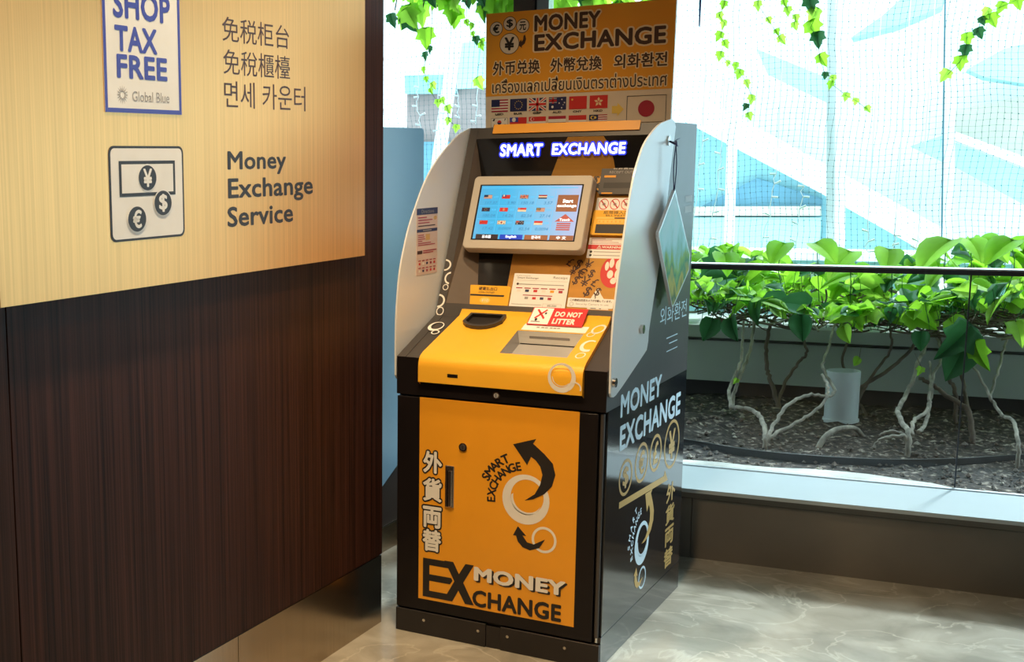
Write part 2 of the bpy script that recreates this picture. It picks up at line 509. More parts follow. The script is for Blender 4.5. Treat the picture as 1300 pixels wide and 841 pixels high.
class Print:
    """flat print on a plane: origin O, axes U, V, surface normal N"""
    def __init__(self, mb, O, U, V, N, step=0.0004):
        self.mb, self.O, self.U, self.V, self.N, self.step = mb, Vector(O), Vector(U), Vector(V), Vector(N), step
    def at(self, u, v, l=0):
        return self.O + self.U * u + self.V * v + self.N * (self.step * l)
    def poly(self, pts, m, l=1):
        self.mb.add([self.at(u, v, l) for u, v in pts], [tuple(range(len(pts)))], m)
    def rect(self, u0, v0, u1, v1, m, l=1, r=0.0):
        if r:
            pts = []
            for cx, cy, a0 in ((u1 - r, v0 + r, -90), (u1 - r, v1 - r, 0), (u0 + r, v1 - r, 90), (u0 + r, v0 + r, 180)):
                pts += [(cx + r * math.cos(math.radians(a0 + k * 22.5)), cy + r * math.sin(math.radians(a0 + k * 22.5))) for k in range(5)]
            self.poly(pts, m, l)
        else:
            self.poly([(u0, v0), (u1, v0), (u1, v1), (u0, v1)], m, l)
    def border(self, u0, v0, u1, v1, w, m, l=1):
        self.rect(u0, v0, u1, v0 + w, m, l); self.rect(u0, v1 - w, u1, v1, m, l)
        self.rect(u0, v0 + w, u0 + w, v1 - w, m, l); self.rect(u1 - w, v0 + w, u1, v1 - w, m, l)
    def disc(self, u, v, r, m, l=1, ry=None, seg=32):
        ry = ry or r
        self.poly([(u + r * math.cos(2 * PI * k / seg), v + ry * math.sin(2 * PI * k / seg)) for k in range(seg)], m, l)
    def ring(self, u, v, r, ri, m, l=1, ry=None, rot=0.0, seg=40, du=0.0, dv=0.0, a0=0, a1=360):
        ry = ry or r
        c, s = math.cos(rot), math.sin(rot)
        k0 = ri / r
        vs = []
        full = abs(a1 - a0) >= 360
        n = seg if full else seg + 1
        for kk, ou, ov in ((1.0, 0, 0), (k0, du, dv)):
            for i in range(n):
                a = math.radians(a0 + (a1 - a0) * i / seg)
                x, y = r * kk * math.cos(a) + ou, ry * kk * math.sin(a) + ov
                vs.append(self.at(u + x * c - y * s, v + x * s + y * c, l))
        self.mb.add(vs, [(i, (i + 1) % n, n + (i + 1) % n, n + i) for i in range(n if full else n - 1)], m)
    def _copies(self, vs, fs, m, l, rad, tr):
        """the glyph repeated on a small circle: a bolder stroke with clean corners"""
        n = 0 if rad <= 0 else (8 if rad < 0.045 else 14)
        offs = [(0, 0)] + [(rad * math.cos(2 * PI * k / n), rad * math.sin(2 * PI * k / n)) for k in range(n)]
        if rad > 0.06:
            offs += [(rad * .5 * math.cos(2 * PI * k / 6), rad * .5 * math.sin(2 * PI * k / 6)) for k in range(6)]
        for i, (dx, dy) in enumerate(offs):
            self.mb.add([self.at(*tr((p[0] + dx, p[1] + dy)), l + i * 0.03) for p in vs], fs, m)
    def text(self, body, box, m, l=1, bold=0.0, halo=None, shear=0.0, space=1.0, drop=None):
        """box (u0,v0,u1,v1) is filled by the glyphs; halo=(material, width); drop=(material, du, dv)"""
        vs, fs = glyphs(body, 0.0, shear, space + bold * 1.2)
        if not vs:
            return
        x0, x1 = min(p[0] for p in vs) - bold, max(p[0] for p in vs) + bold
        y0, y1 = min(p[1] for p in vs) - bold, max(p[1] for p in vs) + bold
        su, sv = (box[2] - box[0]) / (x1 - x0), (box[3] - box[1]) / (y1 - y0)
        tr = lambda p: (box[0] + (p[0] - x0) * su, box[1] + (p[1] - y0) * sv)
        if halo:
            self._copies(vs, fs, halo[0], l, bold + halo[1], tr)
            l += 1
        if drop:
            self._copies(vs, fs, drop[0], l, bold, lambda p: (tr(p)[0] + drop[1], tr(p)[1] + drop[2]))
            l += 1
        self._copies(vs, fs, m, l, bold, tr)
    def char(self, ch, u, v, h, ang, m, l=1, bold=0.0, wx=1.0):
        vs, fs = glyphs(ch, 0.0)
        x0, x1 = min(p[0] for p in vs), max(p[0] for p in vs)
        c, s = math.cos(ang), math.sin(ang)
        k = h / 0.72
        def tr(p):
            x, y = (p[0] - (x0 + x1) / 2) * k * wx, (p[1] - 0.36) * k
            return u + x * c - y * s, v + x * s + y * c
        self._copies(vs, fs, m, l, bold, tr)
    def arc_text(self, body, u, v, r, a0, a1, h, m, l=1, bold=0.03, wx=1.0):
        for i, ch in enumerate(body):
            a = math.radians(a0 + (a1 - a0) * i / (len(body) - 1))
            self.char(ch, u + r * math.cos(a), v + r * math.sin(a), h, a - PI / 2, m, l, bold, wx)

def flag(P, kind, u0, v0, w, h, l=1):
    R = lambda a, b, c, d, m, ll=1: P.rect(u0 + a * w, v0 + b * h, u0 + c * w, v0 + d * h, m, l + ll - 1)
    if kind == 'us' or kind == 'my':
        n = 9
        for i in range(n):
            R(0, i / n, 1, (i + 1) / n, 'ink_maroon' if i % 2 == 0 else 'ink_white')
        R(0, 0.42, 0.5, 1, 'ink_navy', 2)
        if kind == 'my':
            P.ring(u0 + .2 * w, v0 + .7 * h, .13 * w, .09 * w, 'ink_yellow', l + 2, du=.03 * w, ry=.2 * h * w / w * 1.0)
            P.disc(u0 + .34 * w, v0 + .7 * h, .07 * w, 'ink_yellow', l + 2, seg=8)
    elif kind == 'eu':
        R(0, 0, 1, 1, 'ink_navy')
        for k in range(12):
            a = k * PI / 6
            P.disc(u0 + w * .5 + h * .32 * math.cos(a), v0 + h * .5 + h * .32 * math.sin(a), h * .04, 'ink_yellow', l + 1, seg=6)
    elif kind == 'uk':
        R(0, 0, 1, 1, 'ink_navy')
        for a, b, wd, m, ll in (((0, 0), (1, 1), .14, 'ink_white', 2), ((0, 1), (1, 0), .14, 'ink_white', 2), ((0, 0), (1, 1), .05, 'ink_red', 3), ((0, 1), (1, 0), .05, 'ink_red', 3)):
            s = 1 if b[1] > a[1] else -1
            P.poly([(u0, v0 + h * (a[1] + wd * s if False else a[1])), (u0 + w * wd, v0 + h * a[1]), (u0 + w, v0 + h * (b[1] - s * wd)), (u0 + w, v0 + h * b[1]), (u0 + w * (1 - wd), v0 + h * b[1]), (u0, v0 + h * (a[1] + s * wd))], m, l + ll - 1)
        R(0, .34, 1, .66, 'ink_white', 4); R(.40, 0, .60, 1, 'ink_white', 4)
        R(0, .41, 1, .59, 'ink_red', 5); R(.44, 0, .56, 1, 'ink_red', 5)
    elif kind == 'au':
        R(0, 0, 1, 1, 'ink_navy')
        R(.02, .66, .46, .80, 'ink_red', 2); R(.19, .5, .29, 1, 'ink_red', 2)
        R(.02, .56, .46, .60, 'ink_white', 2); R(.02, .88, .46, .92, 'ink_white', 2)
        for a, b, r in ((.22, .24, .075), (.75, .8, .04), (.9, .55, .04), (.75, .15, .04), (.6, .52, .04), (.83, .38, .025)):
            P.disc(u0 + a * w, v0 + b * h, r * w, 'ink_white', l + 1, seg=7)
    elif kind == 'cn':
        R(0, 0, 1, 1, 'ink_red')
        P.disc(u0 + .18 * w, v0 + .75 * h, .06 * w, 'ink_yellow', l + 1, seg=5)
    elif kind == 'hk':
        R(0, 0, 1, 1, 'ink_red')
        for k in range(5):
            a = PI / 2 + k * 2 * PI / 5
            cx, cy = u0 + .5 * w + .2 * h * math.cos(a), v0 + .5 * h + .2 * h * math.sin(a)
            P.poly([(cx + math.cos(a + t) * h * (.17 if i % 2 == 0 else .10), cy + math.sin(a + t) * h * (.17 if i % 2 == 0 else .10)) for i, t in enumerate((0, PI / 2, PI, 3 * PI / 2))], 'halo_cream', l + 1)
    elif kind == 'kr':
        R(0, 0, 1, 1, 'ink_white'); P.border(u0, v0, u0 + w, v0 + h, w * .02, 'ink_grey', l + 1)
        P.disc(u0 + .5 * w, v0 + .5 * h, .24 * h, 'ink_red', l + 1)
        P.poly([(u0 + .5 * w + .24 * h * math.cos(a), v0 + .5 * h + .24 * h * math.sin(a)) for a in [PI + k * PI / 12 for k in range(13)]], 'ink_navy', l + 2)
        for sx, sy in ((-1, 1), (1, 1), (-1, -1), (1, -1)):
            cx, cy = u0 + .5 * w + sx * .33 * w, v0 + .5 * h + sy * .3 * h
            P.poly([(cx - .06 * w + sy * sx * .03 * w, cy - .1 * h), (cx + .0 * w + sy * sx * .0 * w - .02 * w * sx * sy, cy - .14 * h), (cx + .06 * w - sy * sx * -.0 * w, cy + .1 * h), (cx, cy + .14 * h)], 'ink_black', l + 1)
    elif kind == 'tw':
        R(0, 0, 1, 1, 'ink_red'); R(0, .5, .5, 1, 'ink_blue', 2)
        P.disc(u0 + .25 * w, v0 + .75 * h, .12 * w, 'ink_white', l + 2, seg=12)
    elif kind == 'sg':
        R(0, 0, 1, .5, 'ink_white'); R(0, .5, 1, 1, 'ink_red')
        P.ring(u0 + .2 * w, v0 + .75 * h, .1 * w, .085 * w, 'ink_white', l + 1, du=.03 * w)
    elif kind == 'th':
        R(0, .68, 1, 1, 'ink_maroon'); R(0, .34, 1, .68, 'ink_white'); R(0, 0, 1, .34, 'ink_navy')
    elif kind == 'id':
        R(0, 0, 1, .5, 'ink_white'); R(0, .5, 1, 1, 'ink_red')
    elif kind == 'dark':
        R(0, 0, 1, 1, 'ink_brown'); R(0, 0, .4, 1, 'ink_navy', 2)

# ================================================================== SETTING
mb = MB(); mb.box(-5.5, 3.2, -3.0, 5.2, -0.10, 0.0, 'marble_floor')
tag(mb.build('floor'), kind='structure')
mb = MB(); mb.box(-5.5, 3.2, -3.0, 5.3, 2.80, 2.95, 'ceiling_white')
tag(mb.build('ceiling'), kind='structure')
mb = MB(); mb.box(-5.5, 3.2, -3.12, -3.0, 0, 2.8, 'plaster')
tag(mb.build('wall_back'), kind='structure')
mb = MB(); mb.box(3.2, 3.32, -3.0, 5.3, 0, 2.8, 'plaster')
tag(mb.build('wall_right'), kind='structure')
mb = MB(); mb.box(-5.62, -5.5, -3.0, 4.6, 0, 2.8, 'plaster')
tag(mb.build('wall_far_left'), kind='structure')

# wood-clad wall beside the kiosk
XW = -1.717
mb = MB()
mb.box(XW - 0.16, XW, 1.788, 3.372, 0.2185, 2.8, 'wood')
mb.box(XW - 0.16, XW - 0.004, 1.784, 1.788, 0.2185, 2.8, 'k_black')
mb.box(XW - 0.16, XW, 0.2, 1.784, 0.2185, 2.8, 'wood_edge')
mb.box(XW - 0.16, XW - 0.004, 0.2, 3.366, 0.2145, 0.2185, 'k_black')
tag(mb.build('wall_left'), kind='structure')
mb = MB()
mb.box(XW - 0.156, XW - 0.001, 2.5745, 3.370, 0.0, 0.2145, 'steel')
mb.box(XW - 0.156, XW - 0.001, 0.2, 2.5725, 0.0, 0.2145, 'steel')
tag(mb.build('baseboard_left'), kind='structure')

def wbox(mb, s0, s1, d0, d1, z0, z1, m):
    v = [W(s, d, z) for z in (z0, z1) for s, d in ((s0, d0), (s1, d0), (s1, d1), (s0, d1))]
    mb.add(v, [(3, 2, 1, 0), (4, 5, 6, 7), (0, 1, 5, 4), (1, 2, 6, 5), (2, 3, 7, 6), (3, 0, 4, 7)], m)
# wall under the window, with panel joints
mb = MB()
js = [-5.0, -3.4, -2.0, -0.655, 0.9, 2.4, 3.6]
for a, b in zip(js[:-1], js[1:]):
    wbox(mb, a + 0.001, b - 0.001, 4.585, 4.70, 0.0, 0.216, 'wall_stone')
wbox(mb, -5, 3.6, 4.580, 4.70, 0.219, 0.2445, 'wall_stone')
wbox(mb, -5, 3.6, 4.600, 4.99, 0.0, 0.2445, 'low_wall_dark')
tag(mb.build('wall_window'), kind='structure')
mb = MB()  # head wall and eave out of view, added to cut sky light
wbox(mb, -5, 3.6, 4.85, 5.02, 2.14, 2.80, 'wall_stone')
wbox(mb, -5, 3.6, 5.02, 5.50, 2.14, 2.24, 'frame_silver')
tag(mb.build('wall_sky_blocker'), kind='structure')
mb = MB()
wbox(mb, -5, 3.6, 4.552, 4.905, 0.2445, 0.258, 'ledge')
wbox(mb, -5, 3.6, 4.905, 4.922, 0.2445, 0.262, 'frame_silver')
tag(mb.build('trim_1'), kind='structure')
# window: glass panes, mullions, transom
win = empty('window_1', W(0, 4.932, 0), TH)
tag(win, kind='structure')
def lbox(mb, s0, s1, y0, y1, z0, z1, m):
    mb.box(s0, s1, y0, y1, z0, z1, m)
for nm, a, b in (('glass_pane', -4.8, -1.415), ('glass_pane', -1.285, 3.4)):
    mb = MB(); mb.box(a, b, -0.004, 0.004, 0.262, 2.14, 'window_glass'); mb.build('glass_pane', win)
mb = MB()
mb.box(-1.415, -1.342, -0.05, 0.05, 0.262, 2.14, 'frame_brown')
mb.box(-1.342, -1.330, -0.02, 0.03, 0.262, 2.14, 'frame_dark')
mb.box(-1.330, -1.285, -0.035, 0.035, 0.262, 2.14, 'frame_silver')
mb.build('mullion', win)
mb = MB(); mb.box(-1.285, 3.4, -0.03, 0.02, 0.996, 1.012, 'frame_dark'); mb.box(-1.285, 3.4, -0.03, 0.03, 1.012, 1.017, 'frame_silver'); mb.build('transom', win)  # silver strip on the dark bar stands in for its sunlit top
mb = MB(); mb.box(0.150, 0.1545, -0.006, 0.006, 0.262, 0.996, 'frame_dark'); mb.build('glass_joint', win)

# ================================================================== GOLD SIGN PANEL ON THE WOOD WALL
XG = -1.682
sg = empty('wall_sign', (XG, 0, 0)); tag(sg, 'brushed gold sign panel with tax free and money exchange lettering on the wood wall', 'sign')
mb = MB()
mb.box(-0.012, 0, 1.737, 3.192, 1.142, 2.45, 'gold_brushed')
P = Print(mb, (0, 0, 0), (0, 1, 0), (0, 0, 1), (1, 0, 0))
P.text('免税柜台', (2.494, 1.680, 2.790, 1.736), 'ink_brown', bold=0.0)
P.text('免稅櫃檯', (2.496, 1.606, 2.793, 1.663), 'ink_brown', bold=0.0)
P.text('면세 카운터', (2.498, 1.531, 2.868, 1.592), 'ink_brown', bold=0.0)
P.text('Money', (2.507, 1.375, 2.770, 1.431), 'ink_black', bold=0.022)
P.text('Exchange', (2.507, 1.307, 2.903, 1.368), 'ink_black', bold=0.022)
P.text('Service', (2.503, 1.254, 2.802, 1.302), 'ink_black', bold=0.022)
mb.build('panel', sg)
mb = MB()      # stand-off battens behind the panel
for y in (1.95, 2.45, 2.95):
    mb.box(-0.0345, -0.012, y, y + 0.05, 1.20, 2.40, 'k_black')
mb.build('batten', sg)
mb = MB()
mb.box(0, 0.0015, 2.062, 2.327, 1.510, 1.90, 'paper')
P = Print(mb, (0.0015, 0, 0), (0, 1, 0), (0, 0, 1), (1, 0, 0))
P.border(2.062, 1.510, 2.327, 1.90, 0.009, 'ink_blue')
P.text('SHOP', (2.096, 1.700, 2.292, 1.758), 'ink_blue', bold=0.03)
P.text('TAX', (2.099, 1.634, 2.243, 1.686), 'ink_blue', bold=0.03)
P.text('FREE', (2.103, 1.580, 2.277, 1.628), 'ink_blue', bold=0.03)
P.text('Global Blue', (2.152, 1.534, 2.282, 1.555), 'ink_grey')
for k in range(16):
    a = k * PI / 8
    P.poly([(2.119 + .010 * math.cos(a - .12), 1.546 + .010 * math.sin(a - .12)), (2.119 + .020 * math.cos(a), 1.546 + .020 * math.sin(a)), (2.119 + .010 * math.cos(a + .12), 1.546 + .010 * math.sin(a + .12))], 'ink_grey')
P.ring(2.119, 1.546, .009, .007, 'ink_grey')
tag(mb.build('tax_free_sticker', sg), 'white sticker with blue border and blue letters')
mb = MB()
P = Print(mb, (0.0, 0, 0), (0, 1, 0), (0, 0, 1), (1, 0, 0))
P.rect(2.068, 1.244, 2.330, 1.442, 'ink_black', 2, 0.016)
P.rect(2.074, 1.249, 2.324, 1.437, 'paper', 3, 0.012)
P.rect(2.100, 1.337, 2.297, 1.411, 'ink_black', 4)
P.rect(2.108, 1.344, 2.289, 1.404, 'paper', 5)
for ch, u, v in (('¥', 2.196, 1.375), ('$', 2.249, 1.320), ('€', 2.156, 1.289)):
    P.disc(u, v, 0.0335, 'paper', 6, ry=0.0295)
    P.disc(u, v, 0.031, 'ink_black', 7, ry=0.0265)
    P.text(ch, (u - 0.0155, v - 0.0195, u + 0.0155, v + 0.0195), 'paper', 8, bold=0.03)
tag(mb.build('pictogram', sg), 'white rounded square with a banknote and three coins')

# ================================================================== SECOND MACHINE BEHIND THE WOOD WALL
m2 = empty('vending_machine', (-2.037, 3.50, 0)); tag(m2, 'pale blue sided machine standing behind the dark wood wall', 'machine')
mb = MB(); mb.box(-0.62, -0.004, 0.0, 0.817, 0.092, 1.50, 'm2_dark', 0.004); mb.build('body', m2)
mb = MB(); mb.box(-0.62, 0.0, 0.0, 0.82, 0.0, 0.092, 'steel'); mb.build('base', m2)
mb = MB()
pts = [(-0.004, 0.02, -0.02 + 0.3)]
prof = [(0.0, 0.02), (0.0, 0.02)]
prof = [(0.02, 0.035), (0.50, 0.253), (0.615, 0.305), (0.817, 0.398), (0.817, 1.505), (0.812, 1.516), (0.800, 1.519), (0.10, 1.519), (0.02, 1.30)]
prof = [(0.02, 0.10)] + prof[1:]
mb.prism([(-0.004, y, z) for y, z in prof], (0.008, 0, 0), 'm2_panel'); mb.build('side_panel', m2)

# ================================================================== MONEY EXCHANGE KIOSK
KX, KY = -1.652, 3.337
kio = empty('money_exchange_kiosk', (KX, KY, 0)); tag(kio, 'black and orange money exchange machine with white side wings and a lit screen', 'kiosk')
WK, DK = 0.621, 0.825
tC = Vector((0, 0.4063, 0.9137)); nC = Vector((0, -0.9137, 0.4063)); P0 = Vector((0, 0.263, 0.933))
tS = Vector((0, 0.942, 0.336)); nS = Vector((0, -0.336, 0.942)); S0 = Vector((0, 0.0, 0.84))
UX = Vector((1, 0, 0))
def Cp(u, v, off=0.0): return P0 + UX * u + tC * v + nC * off
def Sp(u, s, off=0.01): return S0 + UX * u + tS * s + nS * off

# plinth
mb = MB()
mb.box(0, WK, 0.012, DK, 0.0, 0.072, 'k_black')
mb.box(0.0, 0.288, 0.0, 0.012, 0.001, 0.071, 'k_base', 0.001)
mb.box(0.334, WK, 0.0, 0.012, 0.001, 0.071, 'k_base', 0.001)
mb.box(0.289, 0.333, 0.004, 0.012, 0.001, 0.066, 'k_base')
mb.box(0.609, WK + 0.001, 0.012, DK, 0.001, 0.090, 'k_side')
pl = mb.build('plinth', kio)
for u in (0.093, 0.266, 0.356, 0.525):
    mb = MB(); mb.cyl((u, 0.0, 0.046), (u, -0.002, 0.046), 0.0045, 'chrome', 12); mb.build('screw', pl)

# lower cabinet
mb = MB()
mb.box(0, 0.606, 0.022, DK, 0.073, 0.724, 'k_black')
mb.box(0.606, WK, 0.020, DK, 0.0905, 0.728, 'k_side')
Pd = Print(mb, (WK, 0, 0), (0, 1, 0), (0, 0, 1), (1, 0, 0))
Pd.text('MONEY', (0.127, 0.690, 0.534, 0.757), 'ink_pale_blue', bold=0.03)
Pd.text('EXCHANGE', (0.129, 0.594, 0.763, 0.668), 'ink_pale_blue', bold=0.03)
for ch, u, v, ru, rv in (('$', 0.197, 0.508, 0.064, 0.053), ('€', 0.352, 0.519, 0.068, 0.060), ('£', 0.498, 0.519, 0.064, 0.058), ('¥', 0.680, 0.511, 0.088, 0.078)):
    Pd.ring(u, v, ru, ru - 0.011, 'ink_gold', 1, ry=rv)
    Pd.text(ch, (u - ru * 0.42, v - rv * 0.6, u + ru * 0.42, v + rv * 0.6), 'ink_gold', bold=0.03)
Pd.poly([(0.143, 0.428), (0.648, 0.402), (0.612, 0.440), (0.600, 0.425), (0.143, 0.447)], 'ink_gold')
for k, ch in enumerate('外貨両替'):
    Pd.text(ch, (0.640, 0.318 - 0.0715 * k + 0.005, 0.742, 0.385 - 0.0715 * k), 'ink_gold', bold=0.03)
BIG = [(0.362, 0.614), (0.429, 0.636), (0.42, 0.622), (0.453, 0.596), (0.478, 0.571), (0.486, 0.54), (0.477, 0.507), (0.456, 0.482), (0.424, 0.463), (0.399, 0.456), (0.428, 0.478), (0.443, 0.507), (0.449, 0.536), (0.442, 0.559), (0.429, 0.575), (0.415, 0.584), (0.404, 0.559)]
SML = [(0.381, 0.379), (0.406, 0.354), (0.395, 0.354), (0.409, 0.336), (0.429, 0.333), (0.461, 0.352), (0.445, 0.325), (0.418, 0.314), (0.396, 0.32), (0.382, 0.334), (0.376, 0.351), (0.367, 0.351)]
def logo(P, cu, cv, k, ku, rot, arrow, ringm, textm, l=1):
    c, s = math.cos(rot), math.sin(rot)
    def tr(p):
        x, y = (p[0] - 0.402) * k, (p[1] - 0.459) * k
        return (cu + (x * c - y * s) * ku, cv + x * s + y * c)
    P.ring(cu, cv, 0.069 * k * ku, 0.048 * k * ku, ringm, l, ry=0.072 * k, du=0.004 * k, dv=0.008 * k)
    P.ring(cu + .002 * k, cv + .002 * k, 0.045 * k * ku, 0.043 * k * ku, ringm, l, ry=0.046 * k, a0=170, a1=330, du=0.004 * k, dv=0.005 * k)
    q = tr((0.458, 0.350))
    P.ring(q[0], q[1], 0.036 * k * ku, 0.029 * k * ku, ringm, l, ry=0.038 * k)
    P.poly([tr(p) for p in BIG], arrow, l + 1)
    P.poly([tr(p) for p in SML], arrow, l + 1)
logo(Pd, 0.385, 0.266, 0.92, 1.15, -0.35, 'ink_gold', 'ink_pale_blue', 'ink_pale_blue')
Pd.arc_text('EXCHANGE', 0.385, 0.266, 0.105, 192, 102, 0.020, 'ink_pale_blue', bold=0.03)
Pd.arc_text('SMART', 0.385, 0.266, 0.135, 172, 122, 0.020, 'ink_pale_blue', bold=0.03)
mb.build('cabinet', kio)

# door with graphics
mb = MB()
mb.box(0.002, 0.600, 0.0, 0.022, 0.0765, 0.722, 'k_black', 0.0015)
A = Print(mb, (0, 0, 0), (1, 0, 0), (0, 0, 1), (0, -1, 0))
A.rect(0.0745, 0.112, 0.549, 0.7235, 'k_orange')
logo(A, 0.402, 0.459, 1.0, 1.0, 0.0, 'ink_black', 'ink_white', 'ink_black', 2)
A.arc_text('EXCHANGE', 0.402, 0.452, 0.103, 183, 103, 0.0245, 'ink_black', 2, 0.03, 0.95)
A.arc_text('SMART', 0.402, 0.452, 0.133, 154, 118, 0.0255, 'ink_black', 2, 0.03, 1.0)
for k, (ch, v0, v1) in enumerate((('外', 0.500, 0.566), ('貨', 0.415, 0.485), ('両', 0.335, 0.400), ('替', 0.263, 0.330))):
    A.text(ch, (0.087, v0, 0.147, v1), 'ink_white', 2, bold=0.035, halo=('ink_black', 0.07))
A.poly([(0.089, 0.121), (0.182, 0.121), (0.182, 0.141), (0.110, 0.141), (0.110, 0.172), (0.176, 0.172), (0.184, 0.184), (0.180, 0.192), (0.110, 0.192), (0.110, 0.220), (0.182, 0.220), (0.182, 0.240), (0.089, 0.240)], 'ink_black', 2)
A.poly([(0.156, 0.121), (0.184, 0.121), (0.203, 0.158), (0.224, 0.121), (0.252, 0.121), (0.218, 0.184), (0.250, 0.242), (0.224, 0.242), (0.204, 0.208), (0.186, 0.242), (0.158, 0.242), (0.190, 0.184)], 'ink_black', 3)
A.text('MONEY', (0.251, 0.197, 0.523, 0.240), 'ink_white', 4, bold=0.045, drop=('ink_black', 0.006, -0.004))
A.text('CHANGE', (0.247, 0.119, 0.513, 0.170), 'ink_black', 4, bold=0.035)
door = mb.build('door', kio)
mb = MB()
mb.box(0.158, 0.186, -0.006, 0.0, 0.405, 0.530, 'chrome', 0.002)
mb.box(0.170, 0.181, -0.010, -0.006, 0.409, 0.516, 'chrome', 0.0015)
mb.box(0.164, 0.169, -0.0065, -0.006, 0.409, 0.516, 'k_black')
mb.build('handle', door)
mb = MB()
mb.cyl((0.212, 0, 0.589), (0.212, -0.004, 0.589), 0.0125, 'chrome', 20); mb.cyl((0.212, -0.004, 0.589), (0.212, -0.006, 0.589), 0.008, 'k_grey', 16)
mb.box(0.2110, 0.2130, -0.0066, -0.006, 0.584, 0.594, 'k_black')
mb.build('lock', door)
mb = MB()
mb.cyl((0.6095, 0.010, 0.090), (0.6095, 0.010, 0.722), 0.006, 'k_grey', 12)
mb.cyl((0.6095, 0.010, 0.076), (0.6095, 0.010, 0.090), 0.0045, 'chrome', 12)
mb.build('hinge', door)

# upper body shell
mb = MB()
prof = [(0, 0.728), (0, 0.839), (0.263, 0.933), (0.515, 1.502), (DK, 1.502), (DK, 0.728)]
mb.prism([(0.0, y, z) for y, z in prof], (0.027, 0, 0), 'k_grey')
mb.prism([(0.594, y, z) for y, z in prof], (WK - 0.594, 0, 0), 'k_grey')
arm = [(0.002, 0.729), (0.002, 0.838), (0.263, 0.9315), (0.36, 0.9315), (0.36, 0.729)]
mb.prism([(0.026, y, z) for y, z in arm], (0.064, 0, 0), 'k_grey')
mb.prism([(0.543, y, z) for y, z in arm], (0.052, 0, 0), 'k_grey')
mb.box(0.0005, WK - 0.0005, -0.0008, 0.10, 0.7285, 0.7695, 'k_black')
mb.box(0.0005, 0.0765, -0.0008, 0.004, 0.7695, 0.8385, 'k_black')
mb.box(0.556, WK - 0.0005, -0.0008, 0.004, 0.7695, 0.8385, 'k_black')
mb.box(0.02, 0.60, 0.05, 0.60, 0.729, 0.79, 'k_black')
mb.box(0.01, WK - 0.01, 0.615, DK - 0.002, 0.729, 1.50, 'k_black')
# bottom bar, top bar of the slanted face
def cbox(mb, u0, u1, v0, v1, o0, o1, m):
    v = [Cp(u, vv, o) for o in (o0, o1) for u, vv in ((u0, v0), (u1, v0), (u1, v1), (u0, v1))]
    mb.add(v, [(3, 2, 1, 0), (4, 5, 6, 7), (0, 1, 5, 4), (1, 2, 6, 5), (2, 3, 7, 6), (3, 0, 4, 7)], m)
cbox(mb, 0.026, 0.595, -0.004, 0.040, -0.03, -0.001, 'k_grey')
mb.add([Cp(0.026, 0.585, -0.001), Cp(0.595, 0.585, -0.001), Cp(0.595, 0.6225, -0.001), Cp(0.026, 0.6225, -0.001), (0.026, DK - 0.01, 1.5015), (0.595, DK - 0.01, 1.5015)], [(0, 1, 2, 3), (3, 2, 5, 4)], 'k_grey')
# floor and splayed sides of the recess
BK = -0.06
mb.quad(Cp(0.027, 0.040, -0.03), Cp(0.594, 0.040, -0.03), Cp(0.594, 0.030, BK - .005), Cp(0.027, 0.030, BK - .005), 'k_brown')
mb.add([Cp(0.0272, 0.040, -0.0007), Cp(0.0272, 0.578, -0.0007), Cp(0.040, 0.49, BK), Cp(0.107, 0.036, BK)], [(0, 3, 2), (0, 2, 1)], 'k_brown')
mb.add([Cp(0.5938, 0.040, -0.0007), Cp(0.5938, 0.578, -0.0007), Cp(0.583, 0.49, BK), Cp(0.560, 0.036, BK)], [(0, 2, 3), (0, 1, 2)], 'k_brown')
Fc = Print(mb, P0, UX, tC, nC)
Fc.ring(0.0005, 0.162, 0.0215, 0.0160, 'ink_white', 2, ry=0.019, a0=-88, a1=88)
Fc.ring(0.0265, 0.120, 0.0185, 0.0135, 'ink_white', 2, ry=0.020, a0=92, a1=268)
Fc.ring(0.0170, 0.090, 0.0095, 0.0070, 'ink_white', 2, ry=0.010)
Fc.ring(0.0005, 0.045, 0.0230, 0.0170, 'ink_white', 2, ry=0.022, a0=-88, a1=88)
Fc.ring(0.0135, 0.012, 0.0125, 0.0095, 'ink_white', 2, ry=0.014)
Fs = Print(mb, S0, UX, tS, nS)
Fs.ring(0.038, 0.198, 0.024, 0.018, 'ink_white', 3, ry=0.030, du=0.002, dv=0.004)
Fs.ring(0.052, 0.160, 0.013, 0.009, 'ink_white', 3, ry=0.014)
# upper side print
Pu = Print(mb, (WK, 0, 0), (0, 1, 0), (0, 0, 1), (1, 0, 0))
Pu.text('외화환전', (0.490, 0.905, 0.790, 0.960), 'ink_pale_blue')
Pu.rect(0.568, 0.858, 0.693, 0.861, 'ink_pale_blue'); Pu.rect(0.600, 0.839, 0.693, 0.842, 'ink_pale_blue'); Pu.rect(0.574, 0.817, 0.697, 0.8195, 'ink_pale_blue')
for z in (1.263, 1.231):
    Pu.rect(0.722, z, 0.800, z + 0.020, 'ink_grey')
mb.build('upper_body', kio)

# recess back panel with the gold graphic
mb = MB()
cbox(mb, 0.027, 0.594, 0.025, 0.50, BK - 0.012, BK, 'k_black_gloss')
B = Print(mb, P0 + nC * BK, UX, tC, nC)
B.rect(0.191, 0.031, 0.590, 0.495, 'k_gold')
for body, u, v, a, h, n in (('£¥$', 0.375, 0.205, -58, 0.026, 3), ('$€¥$', 0.402, 0.20, -58, 0.030, 4), ('¥$£$', 0.432, 0.20, -60, 0.026, 4)):
    for i, ch in enumerate(body):
        B.char(ch, u + 0.018 * i * 0.75, v - 0.028 * i, h, math.radians(-25), 'ink_brown', 2, 0.01)
for i, (ch, h) in enumerate((('¥', .026), ('$', .026), ('€', .030))):
    B.char(ch, 0.398 + 0.012 * i, 0.53 - 0.026 * (i + 1.2), h, math.radians(-25), 'ink_black', 2, 0.02)
B.char('¥', 0.418, 0.33, 0.026, math.radians(-25), 'ink_black', 2, 0.01)
